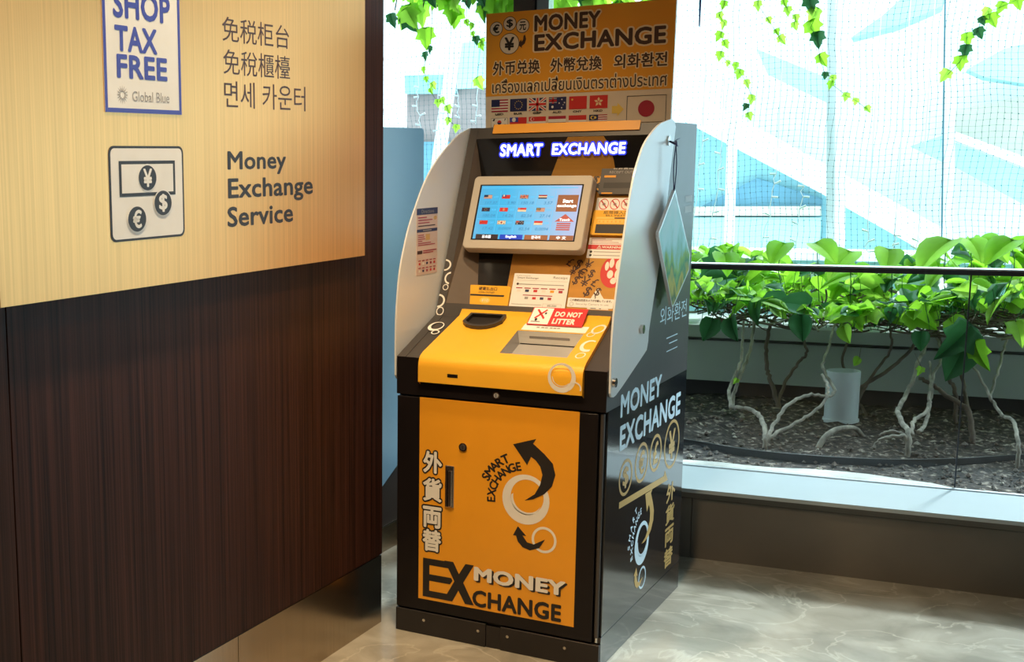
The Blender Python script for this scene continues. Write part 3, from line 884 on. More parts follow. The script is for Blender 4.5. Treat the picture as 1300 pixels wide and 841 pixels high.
B.disc(0.508, 0.178, 0.038, 'ink_red', 2, ry=0.050)
for u, v, a, b in ((0.487, 0.195, .006, .014), (0.500, 0.205, .007, .015), (0.520, 0.200, .008, .016), (0.500, 0.170, .009, .013), (0.522, 0.170, .009, .016), (0.512, 0.150, .009, .010)):
    B.disc(u, v, a, 'ink_white', 3, ry=b, seg=14)
B.poly([(0.448, 0.060), (0.512, 0.060), (0.500, 0.085), (0.482, 0.108), (0.470, 0.128), (0.455, 0.095)], 'ink_white', 2)
B.poly([(0.458, 0.062), (0.475, 0.062), (0.468, 0.104)], 'ink_black', 3)
B.poly([(0.484, 0.062), (0.490, 0.062), (0.490, 0.072), (0.484, 0.072)], 'ink_black', 3)
bk = mb.build('back_panel', kio)

# dark visor with the lit name
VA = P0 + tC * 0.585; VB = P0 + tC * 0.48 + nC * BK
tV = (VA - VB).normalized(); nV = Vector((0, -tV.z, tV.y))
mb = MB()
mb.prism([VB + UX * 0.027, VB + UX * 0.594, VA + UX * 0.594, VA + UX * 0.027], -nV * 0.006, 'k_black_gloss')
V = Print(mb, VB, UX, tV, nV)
V.poly([(0.268, 0.001), (0.470, 0.001), (0.462, 0.05), (0.448, 0.095), (0.432, 0.120), (0.322, 0.120), (0.300, 0.08)], 'k_gold')  # gold reflection painted as a flat shape on the glossy visor
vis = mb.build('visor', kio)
mb = MB()
V = Print(mb, VB + nV * 0.004, UX, tV, nV)
for body, bx in (('SMART', (0.106, 0.065, 0.246, 0.103)), ('EXCHANGE', (0.273, 0.067, 0.500, 0.102))):
    V.text(body, bx, 'led_white', 2, bold=0.035, halo=('led_blue', 0.10), shear=0.12)
tag(mb.build('lit_lettering', vis), 'glowing white and blue letters')

mb = MB()
cbox(mb, 0.078, 0.536, 0.601, 0.631, 0.0, 0.003, 'sign_orange')
tag(mb.build('front_strip', kio), 'orange strip along the top edge')

# monitor
mb = MB()
r = 0.014
out = []
for cx, cy, a0 in ((0.425 - r, 0.216 + r, -90), (0.425 - r, 0.456 - r, 0), (0.049 + r, 0.456 - r, 90), (0.049 + r, 0.216 + r, 180)):
    out += [(cx + r * math.cos(math.radians(a0 + k * 22.5)), cy + r * math.sin(math.radians(a0 + k * 22.5))) for k in range(5)]
mb.prism([Cp(u, v, -0.030) for u, v in out], nC * 0.034, 'bezel')
sm_ = [(0.237 + (u - 0.237) * 0.988, 0.336 + (v - 0.336) * 0.98) for u, v in out]
mb.add([Cp(u, v, 0.004) for u, v in out] + [Cp(u, v, 0.008) for u, v in sm_], [(i, (i + 1) % 20, 20 + (i + 1) % 20, 20 + i) for i in range(20)] + [tuple(range(20, 40))], 'bezel')
cbox(mb, 0.16, 0.32, 0.26, 0.42, BK, -0.030, 'k_black')
mon = mb.build('monitor', kio)
mb = MB()
D = Print(mb, P0 + nC * 0.008, UX, tC, nC)
D.rect(0.0735, 0.2445, 0.4005, 0.4265, 'k_black', 1)
D.rect(0.0790, 0.2480, 0.3960, 0.4225, 'screen_glow', 2)
D.rect(0.083, 0.414, 0.24, 0.4165, 'scr_line', 3); D.rect(0.30, 0.414, 0.385, 0.4165, 'scr_line', 3)
for k in (0.1445, 0.203, 0.261, 0.319):
    D.rect(k, 0.270, k + 0.001, 0.405, 'scr_line', 3)
for k in (0.313, 0.356):
    D.rect(0.083, k, 0.319, k + 0.001, 'scr_line', 3)
rates = (('us', '117.37'), ('tw', '3.90'), ('uk', '150.18'), ('th', '3.57'), ('eu', '100.04'), ('hk', '14.26'), ('sg', '82.54'), ('my', '27.14'), ('cn', '17.42'), ('kr', '0.0909'), ('au', '82.54'), ('id', '0.0094'))
codes = ('USD', 'TWD', 'GBP', 'THB', 'EUR', 'HKD', 'SGD', 'MYR', 'CNY', 'KRW', 'AUD', 'IDR')
for i, (fl, t) in enumerate(rates):
    c, rr = i % 4, i // 4
    u, v = 0.0925 + 0.0583 * c, 0.3795 - 0.0420 * rr
    flag(D, fl, u, v, 0.0265, 0.0125, 3)
    D.text(codes[i], (u + 0.033, v + 0.003, u + 0.047, v + 0.0085), 'scr_line', 3, bold=0.02)
    D.text(t, (u + 0.046 - 0.0065 * len(t), v - 0.0180, u + 0.047, v - 0.0085), 'scr_ink', 3, shear=0.15, bold=0.015)
D.rect(0.328, 0.3385, 0.3915, 0.392, 'scr_brown', 3)
D.text('Start', (0.345, 0.3665, 0.377, 0.3785), 'scr_white', 4, bold=0.04)
D.text('exchange', (0.3305, 0.350, 0.3890, 0.3625), 'scr_white', 4, bold=0.04)
D.poly([(0.330, 0.3065), (0.390, 0.3065), (0.360, 0.331)], 'scr_red', 3)
D.text('Touch', (0.344, 0.3085, 0.376, 0.3170), 'scr_white', 4, bold=0.04)
for k in range(4):
    D.rect(0.338, 0.279 + 0.0064 * k, 0.380, 0.2835 + 0.0064 * k, 'scr_red', 3)
for k, (m, t, tw) in enumerate((('scr_dark', '日本語', 0.028), ('scr_blue', 'English', 0.034), ('scr_brown', '한국어', 0.028), ('scr_brown', '中 文', 0.030))):
    a2 = 0.0885 + k * 0.0782
    D.rect(a2, 0.2475, a2 + 0.0725, 0.2630, m, 3)
    D.text(t, (a2 + 0.036 - tw / 2, 0.2500, a2 + 0.036 + tw / 2, 0.2605), 'scr_white', 4, bold=0.03)
tag(mb.build('screen', mon), 'lit blue touch screen with flags and rates')

# right column of slots on the back panel
def plate(name, u0, u1, v0, v1, th, m, r=0.006, par=None, ln=None, o=BK):
    mb = MB()
    pts = []
    for cx, cy, a0 in ((u1 - r, v0 + r, -90), (u1 - r, v1 - r, 0), (u0 + r, v1 - r, 90), (u0 + r, v0 + r, 180)):
        pts += [(cx + r * math.cos(math.radians(a0 + k * 30)), cy + r * math.sin(math.radians(a0 + k * 30))) for k in range(4)]
    mb.prism([Cp(u, v, o) for u, v in pts], nC * th, m)
    return mb, Print(mb, P0 + nC * (o + th), UX, tC, nC)
mb, P = plate('receipt_outlet', 0.427, 0.555, 0.418, 0.518, 0.012, 'k_grey')
P.text('計算書出口', (0.462, 0.497, 0.535, 0.511), 'ink_white')
P.text('RECEIPT OUTLET', (0.452, 0.484, 0.540, 0.492), 'ink_grey')
P.rect(0.438, 0.471, 0.473, 0.478, 'k_orange', 1)
P.rect(0.440, 0.437, 0.535, 0.455, 'ink_black', 1)
P.rect(0.437, 0.419, 0.470, 0.423, 'k_orange', 1)
mb.build('receipt_outlet', bk)
mb, P = plate('prohibition_sticker', 0.424, 0.556, 0.368, 0.411, 0.001, 'paper', 0.002)
for k in range(3):
    P.ring(0.447 + 0.033 * k, 0.390, 0.0145, 0.0125, 'ink_red', 1, ry=0.0175)
    P.poly([(0.436 + .033 * k, 0.401), (0.439 + .033 * k, 0.403), (0.458 + .033 * k, 0.379), (0.455 + .033 * k, 0.377)], 'ink_red', 1)
    P.disc(0.447 + 0.033 * k, 0.390, 0.005, 'ink_grey', 1, seg=8)
tag(mb.build('prohibition_sticker', bk), 'white sticker with red crossed circles')
mb, P = plate('bill_inlet', 0.424, 0.556, 0.288, 0.366, 0.014, 'k_yellow')
P.text('紙幣挿入口', (0.455, 0.353, 0.528, 0.364), 'ink_brown')
P.text('BILL INLET', (0.463, 0.3465, 0.520, 0.3515), 'ink_brown')
P.rect(0.436, 0.338, 0.490, 0.344, 'ink_yellow', 1); P.rect(0.490, 0.339, 0.535, 0.343, 'k_grey', 1)
P.rect(0.441, 0.324, 0.530, 0.3355, 'ink_yellow', 1)
for k in range(7):
    P.text('¥', (0.444 + .0122 * k, 0.3265, 0.450 + .0122 * k, 0.333), 'k_orange', 2)
P.rect(0.438, 0.293, 0.540, 0.321, 'ink_black', 1)
mb.build('bill_inlet', bk)
mb, P = plate('warning_sticker', 0.421, 0.556, 0.219, 0.284, 0.001, 'paper', 0.002)
P.rect(0.421, 0.247, 0.556, 0.261, 'ink_red', 1)
P.text('⚠WARNING', (0.448, 0.2485, 0.525, 0.2595), 'ink_white', 2, bold=0.03)
for v in (0.264, 0.269, 0.274, 0.279):
    P.rect(0.428, v, 0.530 - 20 * (v - 0.264) * 0.2, v + 0.0012, 'ink_maroon', 1)
for v in (0.239, 0.228):
    P.disc(0.432, v, 0.004, 'ink_black', 1, seg=8); P.rect(0.440, v - 0.001, 0.530, v + 0.001, 'ink_grey', 1)
tag(mb.build('warning_sticker', bk), 'white sticker with a red warning bar')
mb, P = plate('coin_outlet', 0.073, 0.208, 0.043, 0.1165, 0.014, 'k_yellow', 0.008)
P.text('硬貨払出口', (0.106, 0.100, 0.166, 0.1115), 'ink_brown', bold=0.02)
P.text('COIN OUTLET', (0.108, 0.091, 0.160, 0.0965), 'ink_brown', bold=0.02)
P.rect(0.082, 0.0815, 0.192, 0.087, 'ink_black', 1)
P.disc(0.133, 0.068, 0.017, 'ink_yellow', 1, ry=0.010)
P.text('¥10', (0.122, 0.0635, 0.144, 0.0725), 'ink_white', 2)
tag(mb.build('coin_outlet', bk), 'yellow plate with a black slot')
mb, P = plate('notice_card', 0.210, 0.384, 0.040, 0.1615, 0.0015, 'paper', 0.002, o=BK + 0.006)
P.text('ACCEPTED CURRENCIES', (0.217, 0.1525, 0.262, 0.1555), 'ink_grey')
P.text('Smart Exchange', (0.222, 0.1435, 0.288, 0.1505), 'ink_brown'); P.text('Receipt', (0.334, 0.1455, 0.378, 0.1550), 'ink_grey', bold=0.02)
P.rect(0.217, 0.139, 0.380, 0.1396, 'ink_grey', 1)
P.rect(0.222, 0.126, 0.370, 0.1285, 'ink_grey', 1); P.disc(0.226, 0.1275, 0.004, 'ink_brown', 2, seg=8)
for k, m_ in enumerate(('ink_white', 'ink_navy', 'ink_red', 'ink_white', 'k_orange', 'ink_maroon')):
    P.rect(0.223 + 0.026 * k, 0.1135, 0.243 + 0.026 * k, 0.1165, 'ink_maroon', 1); P.rect(0.227 + 0.026 * k, 0.1030, 0.239 + 0.026 * k, 0.1105, m_, 1)
P.rect(0.248, 0.0915, 0.340, 0.0940, 'ink_maroon', 1)
for k, m_ in enumerate(('ink_grey', 'ink_red', 'ink_navy', 'ink_maroon')):
    P.rect(0.255 + 0.024 * k, 0.0800, 0.266 + 0.024 * k, 0.0875, m_, 1)
P.rect(0.217, 0.0625, 0.310, 0.0640, 'ink_grey', 1)
P.border(0.315, 0.055, 0.372, 0.068, 0.0006, 'ink_grey', 1); P.text('¥8,000', (0.329, 0.0585, 0.358, 0.0655), 'ink_grey', 1, bold=0.02)
tag(mb.build('notice_card', bk), 'white notice card with small flags')
mb, P = plate('camera_notice', 0.387, 0.524, 0.064, 0.0935, 0.0015, 'paper', 0.003)
P.text('この機械は防犯カメラが作動しています。', (0.394, 0.0825, 0.518, 0.0900), 'ink_brown', bold=0.02)
P.text('Security Camera in use', (0.413, 0.0705, 0.510, 0.0780), 'ink_grey'); P.ring(0.400, 0.0735, 0.006, 0.005, 'ink_grey', 1)
tag(mb.build('camera_notice', bk), 'small white security camera notice')

# orange counter shelf
uL = lambda s: 0.0755 + 0.05 * max(0, s); uR = lambda s: 0.559 - 0.055 * max(0, s)
sec = [(-0.016, 0.771), (-0.016, 0.815), (-0.0145, 0.8275), (-0.010, 0.838), (-0.002, 0.8465)]
mb = MB()
rows = []
for y, z in sec:
    rows.append(([Vector((u, y, z)) for u in (uL(0), 0.302, 0.497, uR(0))]))
for s in (0.018, 0.042, 0.187, 0.262):
    rows.append([Sp(u, s) for u in (uL(s), 0.302, 0.497, uR(s))])
for v in (0.020,):
    rows.append([Cp(u, v, 0.010) for u in (uL(.27), 0.302, 0.497, uR(.27))])
rows.append([Cp(u, 0.020, -0.002) for u in (uL(.27), 0.302, 0.497, uR(.27))])
vs = [p for r_ in rows for p in r_]
fs = []
for i in range(len(rows) - 1):
    for j in range(3):
        if i == 6 and j == 1:
            continue
        fs.append((i * 4 + j, i * 4 + j + 1, i * 4 + j + 5, i * 4 + j + 4))
mb.add(vs, fs, 'k_yellow', True)
nr = len(rows)
for j, s in ((0, 1), (3, -1)):       # skirt so that the cover has thickness
    for i in range(nr - 1):
        a, b = rows[i][j], rows[i + 1][j]
        lo = lambda p: Vector((p.x, max(p.y, 0.0) + 0.003, p.z - 0.012))
        mb.quad(*( (a, b, lo(b), lo(a)) if s > 0 else (b, a, lo(a), lo(b)) ), 'k_orange')
mb.quad(Vector((uL(0), -0.016, 0.771)), Vector((uR(0), -0.016, 0.771)), Vector((uR(0), 0.0, 0.771)), Vector((uL(0), 0, 0.771)), 'k_orange')
mb.box(0.167, 0.199, -0.0166, -0.015, 0.791, 0.801, 'k_black')
S = Print(mb, S0 + nS * 0.01, UX, tS, nS)
for u, v, r_, ri, ry in ((0.540, 0.222, 0.0175, 0.0125, 0.030), (0.517, 0.187, 0.011, 0.0085, 0.015), (0.531, 0.060, 0.013, 0.010, 0.018)):
    S.ring(min(u, 0.5285), v, r_, ri, 'ink_white', 1, ry=ry, rot=-0.2)
S.ring(0.533, 0.118, 0.023, 0.016, 'ink_white', 1, ry=0.036, a0=60, a1=300, du=0.002, dv=0.003)
S.rect(0.309, 0.192, 0.499, 0.232, 'paper', 1)
S.text('ORANGE' if False else '■ ■■ ■■■', (0.35, 0.208, 0.42, 0.215), 'ink_grey', 2)
Fr = Print(mb, (0, -0.016, 0), UX, (0, 0, 1), (0, -1, 0))
Fr.ring(0.502, 0.816, 0.039, 0.029, 'ink_white', 1, ry=0.041, du=-0.002, dv=0.004)
Fr.ring(0.502, 0.818, 0.027, 0.025, 'ink_white', 1, ry=0.026, a0=180, a1=320)
Fr.ring(0.538, 0.7895, 0.019, 0.015, 'ink_white', 3, ry=0.0185, a0=-20, a1=200)
shelf = mb.build('counter_shelf', kio)
mb = MB()
o0, o1 = 0.0095, -0.034
q = lambda u, s, o: Sp(u, s, o)
mb.quad(q(.302, .187, o0), q(.497, .187, o0), q(.497, .187, o1), q(.302, .187, o1), 'basin_white')
mb.quad(q(.302, .042, o1), q(.497, .042, o1), q(.497, .187, o1), q(.302, .187, o1), 'basin_grey')
mb.quad(q(.302, .042, o0), q(.302, .187, o0), q(.302, .187, o1), q(.302, .042, o1), 'basin_grey')
mb.quad(q(.497, .042, o0), q(.497, .187, o0), q(.497, .187, o1), q(.497, .042, o1), 'basin_white')
mb.quad(q(.302, .042, o0), q(.497, .042, o0), q(.497, .042, o1), q(.302, .042, o1), 'basin_white')
Pb = Print(mb, q(0, .187, 0), UX, nS, -tS)
Pb.rect(0.335, -0.014, 0.455, -0.006, 'ink_grey', 1, 0.002)
Pb.rect(0.304, -0.034, 0.495, -0.031, 'k_black', 1)
tag(mb.build('cash_basin', shelf), 'white sunken cash tray')
mb = MB()
op = [(0.124, 0.205), (0.140, 0.187), (0.160, 0.178), (0.185, 0.176), (0.208, 0.181), (0.228, 0.197), (0.242, 0.222), (0.240, 0.262), (0.128, 0.262)]
ip = [(0.183 + (u - 0.183) * 0.86, 0.226 + (v - 0.226) * 0.80) for u, v in op]
n = len(op)
vv = [Sp(u, v, 0.0105) for u, v in op] + [Sp(u, v, 0.022) for u, v in op] + [Sp(u, v, 0.022) for u, v in ip] + [Sp(u, v, 0.0108) for u, v in ip]
mb.add(vv, [(i, (i + 1) % n, n + (i + 1) % n, n + i) for i in range(n)], 'k_grey')
mb.add(vv, [(n + i, n + (i + 1) % n, 2 * n + (i + 1) % n, 2 * n + i) for i in range(n)], 'k_grey')
mb.add(vv, [(2 * n + i, 2 * n + (i + 1) % n, 3 * n + (i + 1) % n, 3 * n + i) for i in range(n)] + [tuple(3 * n + i for i in range(n))], 'ink_black')
tag(mb.build('coin_cup', shelf), 'dark grey cup for coins')
mb = MB()
top, bot = Cp(0, 0.036, 0.0115), Sp(0, 0.222, 0.0125)
tL = (top - bot).normalized(); nL = Vector((0, -tL.z, tL.y)); hL = (top - bot).length
mb.prism([bot + UX * 0.316, bot + UX * 0.480, top + UX * 0.478, top + UX * 0.316], nL * 0.0015, 'ink_red')
P = Print(mb, bot + tL * (0.015 * hL / 0.0495) + nL * 0.0015, UX, tL * (hL / 0.0495), nL)
P.rect(0.3185, -0.013, 0.378, 0.0325, 'paper', 1)
P.poly([(0.330, 0.026), (0.334, 0.029), (0.362, 0.004), (0.358, 0.001)], 'ink_red', 2); P.poly([(0.362, 0.026), (0.358, 0.029), (0.330, 0.004), (0.334, 0.001)], 'ink_red', 2)
P.rect(0.325, -0.008, 0.352, -0.005, 'ink_grey', 2); P.disc(0.338, -0.001, 0.004, 'ink_black', 2, seg=8); P.disc(0.360, 0.017, 0.003, 'ink_black', 3, seg=8)
P.text('DO NOT', (0.388, 0.010, 0.466, 0.0245), 'ink_white', 1, bold=0.05)
P.text('LITTER', (0.388, -0.0105, 0.455, 0.005), 'ink_white', 1, bold=0.05)
tag(mb.build('litter_notice', shelf), 'red plate reading DO NOT LITTER')
mb = MB()
mb.cyl((0.311, -0.0008, 0.749), (0.311, -0.005, 0.749), 0.011, 'chrome', 20); mb.cyl((0.311, -0.005, 0.749), (0.311, -0.007, 0.749), 0.007, 'basin_grey', 16)
mb.box(0.3102, 0.3118, -0.0076, -0.007, 0.744, 0.754, 'k_black')
mb.build('front_lock', kio)

# acrylic wings
wr = [(0.002, 0.781), (0.012, 0.769), (0.031, 0.766), (0.050, 0.768), (0.107, 0.784), (0.300, 0.846), (0.330, 0.856), (0.342, 0.880), (0.345, 0.909), (0.382, 0.997), (0.433, 1.107), (0.546, 1.489), (0.532, 1.503), (0.500, 1.510), (0.470, 1.507),
      (0.363, 1.490), (0.246, 1.4445), (0.190, 1.400), (0.148, 1.35), (0.110, 1.275), (0.079, 1.195), (0.042, 1.093), (0.014, 0.992), (0.002, 0.900)]
wl = [(0.002, 0.781), (0.012, 0.769), (0.031, 0.766), (0.050, 0.768), (0.107, 0.784), (0.300, 0.846), (0.330, 0.856), (0.345, 0.909), (0.433, 1.107), (0.546, 1.489), (0.540, 1.503), (0.520, 1.502), (0.427, 1.478), (0.311, 1.424), (0.250, 1.387), (0.200, 1.348), (0.160, 1.307), (0.1315, 1.272), (0.097, 1.228), (0.069, 1.183), (0.029, 1.095), (0.010, 1.005), (0.002, 0.9135)]
def smooth_wing(w, k):
    a = [Vector((0, y, z)) for y, z in w[k:]] + [Vector((0, w[0][0], w[0][1]))]
    return list(w[:k]) + [(p.y, p.z) for p in catmull(a, 4)[:-1]]
wr = smooth_wing(wr, 13); wl = smooth_wing(wl, 11)
mb = MB(); mb.prism([(WK + 0.004, y, z) for y, z in wr], (0.005, 0, 0), 'acrylic'); w_r = tag(mb.build('side_wing', kio), 'white acrylic wing on the right side')
for y, z in ((0.262, 0.924), (0.020, 0.808)):
    mb = MB(); mb.cyl((WK + 0.0, y, z), (WK + 0.004, y, z), 0.012, 'chrome'); mb.cyl((WK + 0.009, y, z), (WK + 0.018, y, z), 0.013, 'chrome'); mb.build('standoff', w_r)
mb = MB(); mb.prism([(-0.009, y, z) for y, z in wl], (0.005, 0, 0), 'acrylic'); w_l = tag(mb.build('side_wing', kio), 'white acrylic wing on the left side')
mb = MB(); mb.cyl((-0.004, 0.15, 0.862), (0.0, 0.15, 0.862), 0.012, 'chrome'); mb.build('standoff', w_l)
mb = MB()
mb.box(-0.004, -0.0032, 0.132, 0.279, 1.063, 1.262, 'paper_pink')
P = Print(mb, (-0.0032, 0, 0), (0, 1, 0), (0, 0, 1), (1, 0, 0))
P.rect(0.132, 1.243, 0.279, 1.262, 'ink_navy'); P.text('Directions', (0.165, 1.247, 0.252, 1.258), 'ink_grey', 2)
for v, w, m_ in ((1.233, .06, 'ink_maroon'), (1.225, .10, 'ink_maroon'), (1.217, .08, 'ink_maroon'), (1.208, .12, 'ink_brown')):
    P.rect(0.142, v, 0.142 + w, v + 0.003, m_)
P.disc(0.262, 1.231, 0.012, 'ink_gold', 1, ry=0.006)
P.rect(0.134, 1.191, 0.277, 1.200, 'ink_navy'); P.rect(0.175, 1.194, 0.235, 1.197, 'ink_grey', 2)
for k in range(6):
    P.rect(0.142, 1.181 - .006 * k, 0.142 + (.04, .045, .05, .03, .09, .12)[k], 1.1835 - .006 * k, 'ink_maroon')
P.rect(0.195, 1.166, 0.225, 1.184, 'ink_gold')
P.rect(0.138, 1.126, 0.172, 1.136, 'ink_brown'); P.rect(0.178, 1.133, 0.272, 1.136, 'ink_maroon'); P.rect(0.178, 1.127, 0.25, 1.130, 'ink_maroon')
for r_ in range(2):
    for k in range(5):
        P.rect(0.145 + .026 * k, 1.104 - .022 * r_, 0.163 + .026 * k, 1.107 - .022 * r_, 'ink_maroon'); P.rect(0.148 + .026 * k, 1.093 - .022 * r_, 0.160 + .026 * k, 1.100 - .022 * r_, ('ink_red', 'ink_white', 'ink_navy', 'ink_maroon', 'ink_red')[(k + r_) % 5])
tag(mb.build('instruction_sticker', w_l), 'narrow pink and navy instruction sticker')
# hook on the right wing
mb = MB()
mb.cyl((WK + 0.009, 0.470, 1.448), (WK + 0.013, 0.470, 1.448), 0.014, 'frame_silver')
mb.tube([(WK + 0.013, 0.470, 1.446), (WK + 0.028, 0.470, 1.440), (WK + 0.034, 0.470, 1.432), (WK + 0.031, 0.470, 1.447)], 0.003, 'cord_navy')
mb.tube([(WK + 0.020, 0.470, 1.441), (WK + 0.026, 0.505, 1.452), (WK + 0.026, 0.53, 1.455)], 0.0012, 'cord_navy')
mb.tube([(WK + 0.020, 0.470, 1.441), (WK + 0.030, 0.500, 1.432)], 0.0012, 'cord_navy')
mb.build('hook', w_r)

# diamond card hanging from the hook
cd = empty('hanging_card', (KX + WK + 0.031, KY + 0.472, 1.305)); tag(cd, 'diamond shaped card with a pale garden picture hanging by a navy cord', 'hanging card')
mb = MB()
pts = [(0, 0.000, 0.004), (0, 0.030, -0.030), (0, 0.198, -0.200), (0, 0.196, -0.245), (0, 0.040, -0.335), (0, 0.024, -0.343), (0, 0.012, -0.335), (0, -0.152, -0.125), (0, -0.153, -0.112), (0, -0.012, -0.005)]
mb.prism([(x - 0.006, y, z) for x, y, z in pts], (0.009, 0, 0), 'frame_silver')
mb.add([(0.0033, 0.010 + (y - 0.010) * 0.96, -0.165 + (z + 0.165) * 0.96) for x, y, z in pts], [tuple(range(len(pts)))], 'landscape_card')
mb.build('picture', cd)
mb = MB()
mb.tube(catmull([(0.0, -0.001, 0.135), (-0.003, -0.005, 0.07), (0.0, -0.003, -0.002)], 4), 0.0016, 'cord_navy')
mb.tube(catmull([(0.0, -0.001, 0.135), (0.003, 0.003, 0.07), (0.0, 0.002, -0.002)], 4), 0.0016, 'cord_navy')
mb.build('cord', cd)

# ================================================================== SIGN BOARD ON TOP OF THE KIOSK
sb = empty('sign_board', (KX, 3.95, 0)); tag(sb, 'orange and cream money exchange sign board standing on top of the kiosk', 'sign')
mb = MB()
mb.prism([(0.010, 0, 1.5035), (0.596, 0, 1.5035), (0.600, 0, 1.8615), (0.006, 0, 1.8615)], (0, 0.012, 0), 'sign_cream')
P = Print(mb, (0, 0, 0), (1, 0, 0), (0, 0, 1), (0, -1, 0))
P.poly([(0.0085, 1.603), (0.5985, 1.603), (0.600, 1.8615), (0.006, 1.8615)], 'sign_orange')
hb = ('halo_cream', 0.075)
P.text('MONEY', (0.167, 1.795, 0.376, 1.845), 'ink_brown', 2, bold=0.035, halo=hb)
P.text('EXCHANGE', (0.168, 1.735, 0.574, 1.787), 'ink_brown', 2, bold=0.035, halo=hb)
P.text('外币兑换', (0.032, 1.668, 0.188, 1.711), 'ink_brown', 2, bold=0.022, halo=hb)
P.text('外幣兌換', (0.222, 1.668, 0.384, 1.711), 'ink_brown', 2, bold=0.022, halo=hb)
P.text('외화환전', (0.421, 1.669, 0.580, 1.711), 'ink_brown', 2, bold=0.022, halo=hb)
P.text('เครื่องแลกเปลี่ยนเงินตราต่างประเทศ', (0.031, 1.612, 0.581, 1.655), 'ink_brown', 2, bold=0.008, halo=('halo_cream', 0.08))
for ch, u, v, r_ in (('€', 0.041, 1.813, 0.022), ('$', 0.086, 1.826, 0.022), ('元', 0.129, 1.816, 0.022), ('¥', 0.086, 1.764, 0.033)):
    P.disc(u, v, r_, 'ink_brown', 2); P.disc(u, v, r_ - 0.002, 'sign_cream', 3)
    P.text(ch, (u - r_ * 0.5, v - r_ * 0.62, u + r_ * 0.5, v + r_ * 0.62), 'ink_black', 4, bold=0.03)
P.poly([(0.137, 1.789), (0.141, 1.775), (0.137, 1.762), (0.127, 1.754), (0.128, 1.748), (0.113, 1.760), (0.125, 1.775), (0.126, 1.767), (0.131, 1.774), (0.132, 1.785)], 'ink_brown', 2)
fx = (0.029, 0.092, 0.155, 0.2195, 0.2845, 0.3495)
for u, k, c in zip(fx, ('us', 'eu', 'uk', 'au', 'cn', 'hk'), ('USD', 'EUR', 'GBP', 'AUD', 'CNY', 'HKD')):
    flag(P, k, u, 1.553, 0.056, 0.039, 2)
    P.text(c, (u + 0.013, 1.5425, u + 0.041, 1.5490), 'ink_black', 2, bold=0.04)
for u, k in zip(fx, ('kr', 'tw', 'sg', 'th', 'id', 'my')):
    flag(P, k, u, 1.5035 if False else 1.505, 0.056, 0.029, 2)
P.poly([(0.419, 1.536), (0.436, 1.536), (0.436, 1.527), (0.455, 1.5475), (0.436, 1.567), (0.436, 1.558), (0.419, 1.558)], 'ink_yellow', 2)
P.border(0.464, 1.506, 0.582, 1.586, 0.0015, 'ink_black', 2)
P.disc(0.523, 1.547, 0.0245, 'ink_maroon', 2)
mb.build('board', sb)
mb = MB(); mb.box(0.10, 0.50, 0.012, 0.09, 1.5035, 1.512, 'k_grey'); mb.box(0.10, 0.50, 0.012, 0.018, 1.5035, 1.58, 'k_grey'); mb.build('stand', sb)

# ================================================================== PLANTER OUTSIDE THE WINDOW
def soil_z(d):
    return 0.245 + 0.055 * max(0, min(1, (d - 5.0) / 1.2))
mb = MB()
NS, ND = 120, 40
s0_, s1_, d0_, d1_ = -2.8, 1.6, 4.95, 6.5
rng = random.Random(3)
vs = []
for j in range(ND + 1):
    for i in range(NS + 1):
        s, d = s0_ + (s1_ - s0_) * i / NS, d0_ + (d1_ - d0_) * j / ND
        amp = 0.012 if d > 5.2 else 0.003
        z = soil_z(d) + amp * (math.sin(s * 9 + d * 4) * 0.4 + math.sin(s * 23 - d * 17) * 0.3) + rng.uniform(-amp, amp) * 0.7
        vs.append(W(s, d, z))
mb.add(vs, [(j * (NS + 1) + i, j * (NS + 1) + i + 1, (j + 1) * (NS + 1) + i + 1, (j + 1) * (NS + 1) + i) for j in range(ND) for i in range(NS)], 'soil', True)
tag(mb.build('ground_soil'), kind='structure')
mb = MB()
N = 30
vs = []
for i in range(N + 1):
    s = -2.8 + 2.98 * i / N
    w = 5.06 + 0.06 * math.sin(s * 2.1) + 0.012 * math.sin(s * 17)
    if i > N - 3: w -= 0.05 * (i - N + 3)
    vs += [W(s, 4.94, 0.256), W(s, w, 0.258)]
mb.add(vs, [(2 * i, 2 * i + 2, 2 * i + 3, 2 * i + 1) for i in range(N)], 'concrete')
tag(mb.build('ground_concrete'), kind='structure')
# loose stones and leaf crumbs on the soil
mb = MB()
rng = random.Random(11)
for k in range(1500):
    s, d = rng.uniform(-1.3, 1.1), rng.uniform(5.0, 6.1) if rng.random() < .8 else rng.uniform(4.98, 5.3)
    r_ = rng.uniform(0.003, 0.010) if rng.random() < 0.93 else rng.uniform(0.010, 0.018)
    c = W(s, d, soil_z(d) + r_ * 0.5)
    a, b = rng.uniform(0, 6.28), rng.uniform(.5, 1)
    v = [c + Vector((r_ * math.cos(a + t) * (b if i % 2 else 1), r_ * math.sin(a + t), 0)) for i, t in enumerate((0, 1.2, 2.5, 3.9, 5.1))] + [c + Vector((0, 0, r_ * .8)), c - Vector((0, 0, r_ * .6))]
    mb.add(v, [(i, (i + 1) % 5, 5) for i in range(5)] + [((i + 1) % 5, i, 6) for i in range(5)], ('gravel', 'concrete', 'bark', 'bark_pale')[rng.choice((0, 0, 0, 0, 2, 2, 2, 3))])
tag(mb.build('soil_crumbs'), 'loose stones and bark crumbs scattered over the planter soil', 'gravel', kind='stuff')
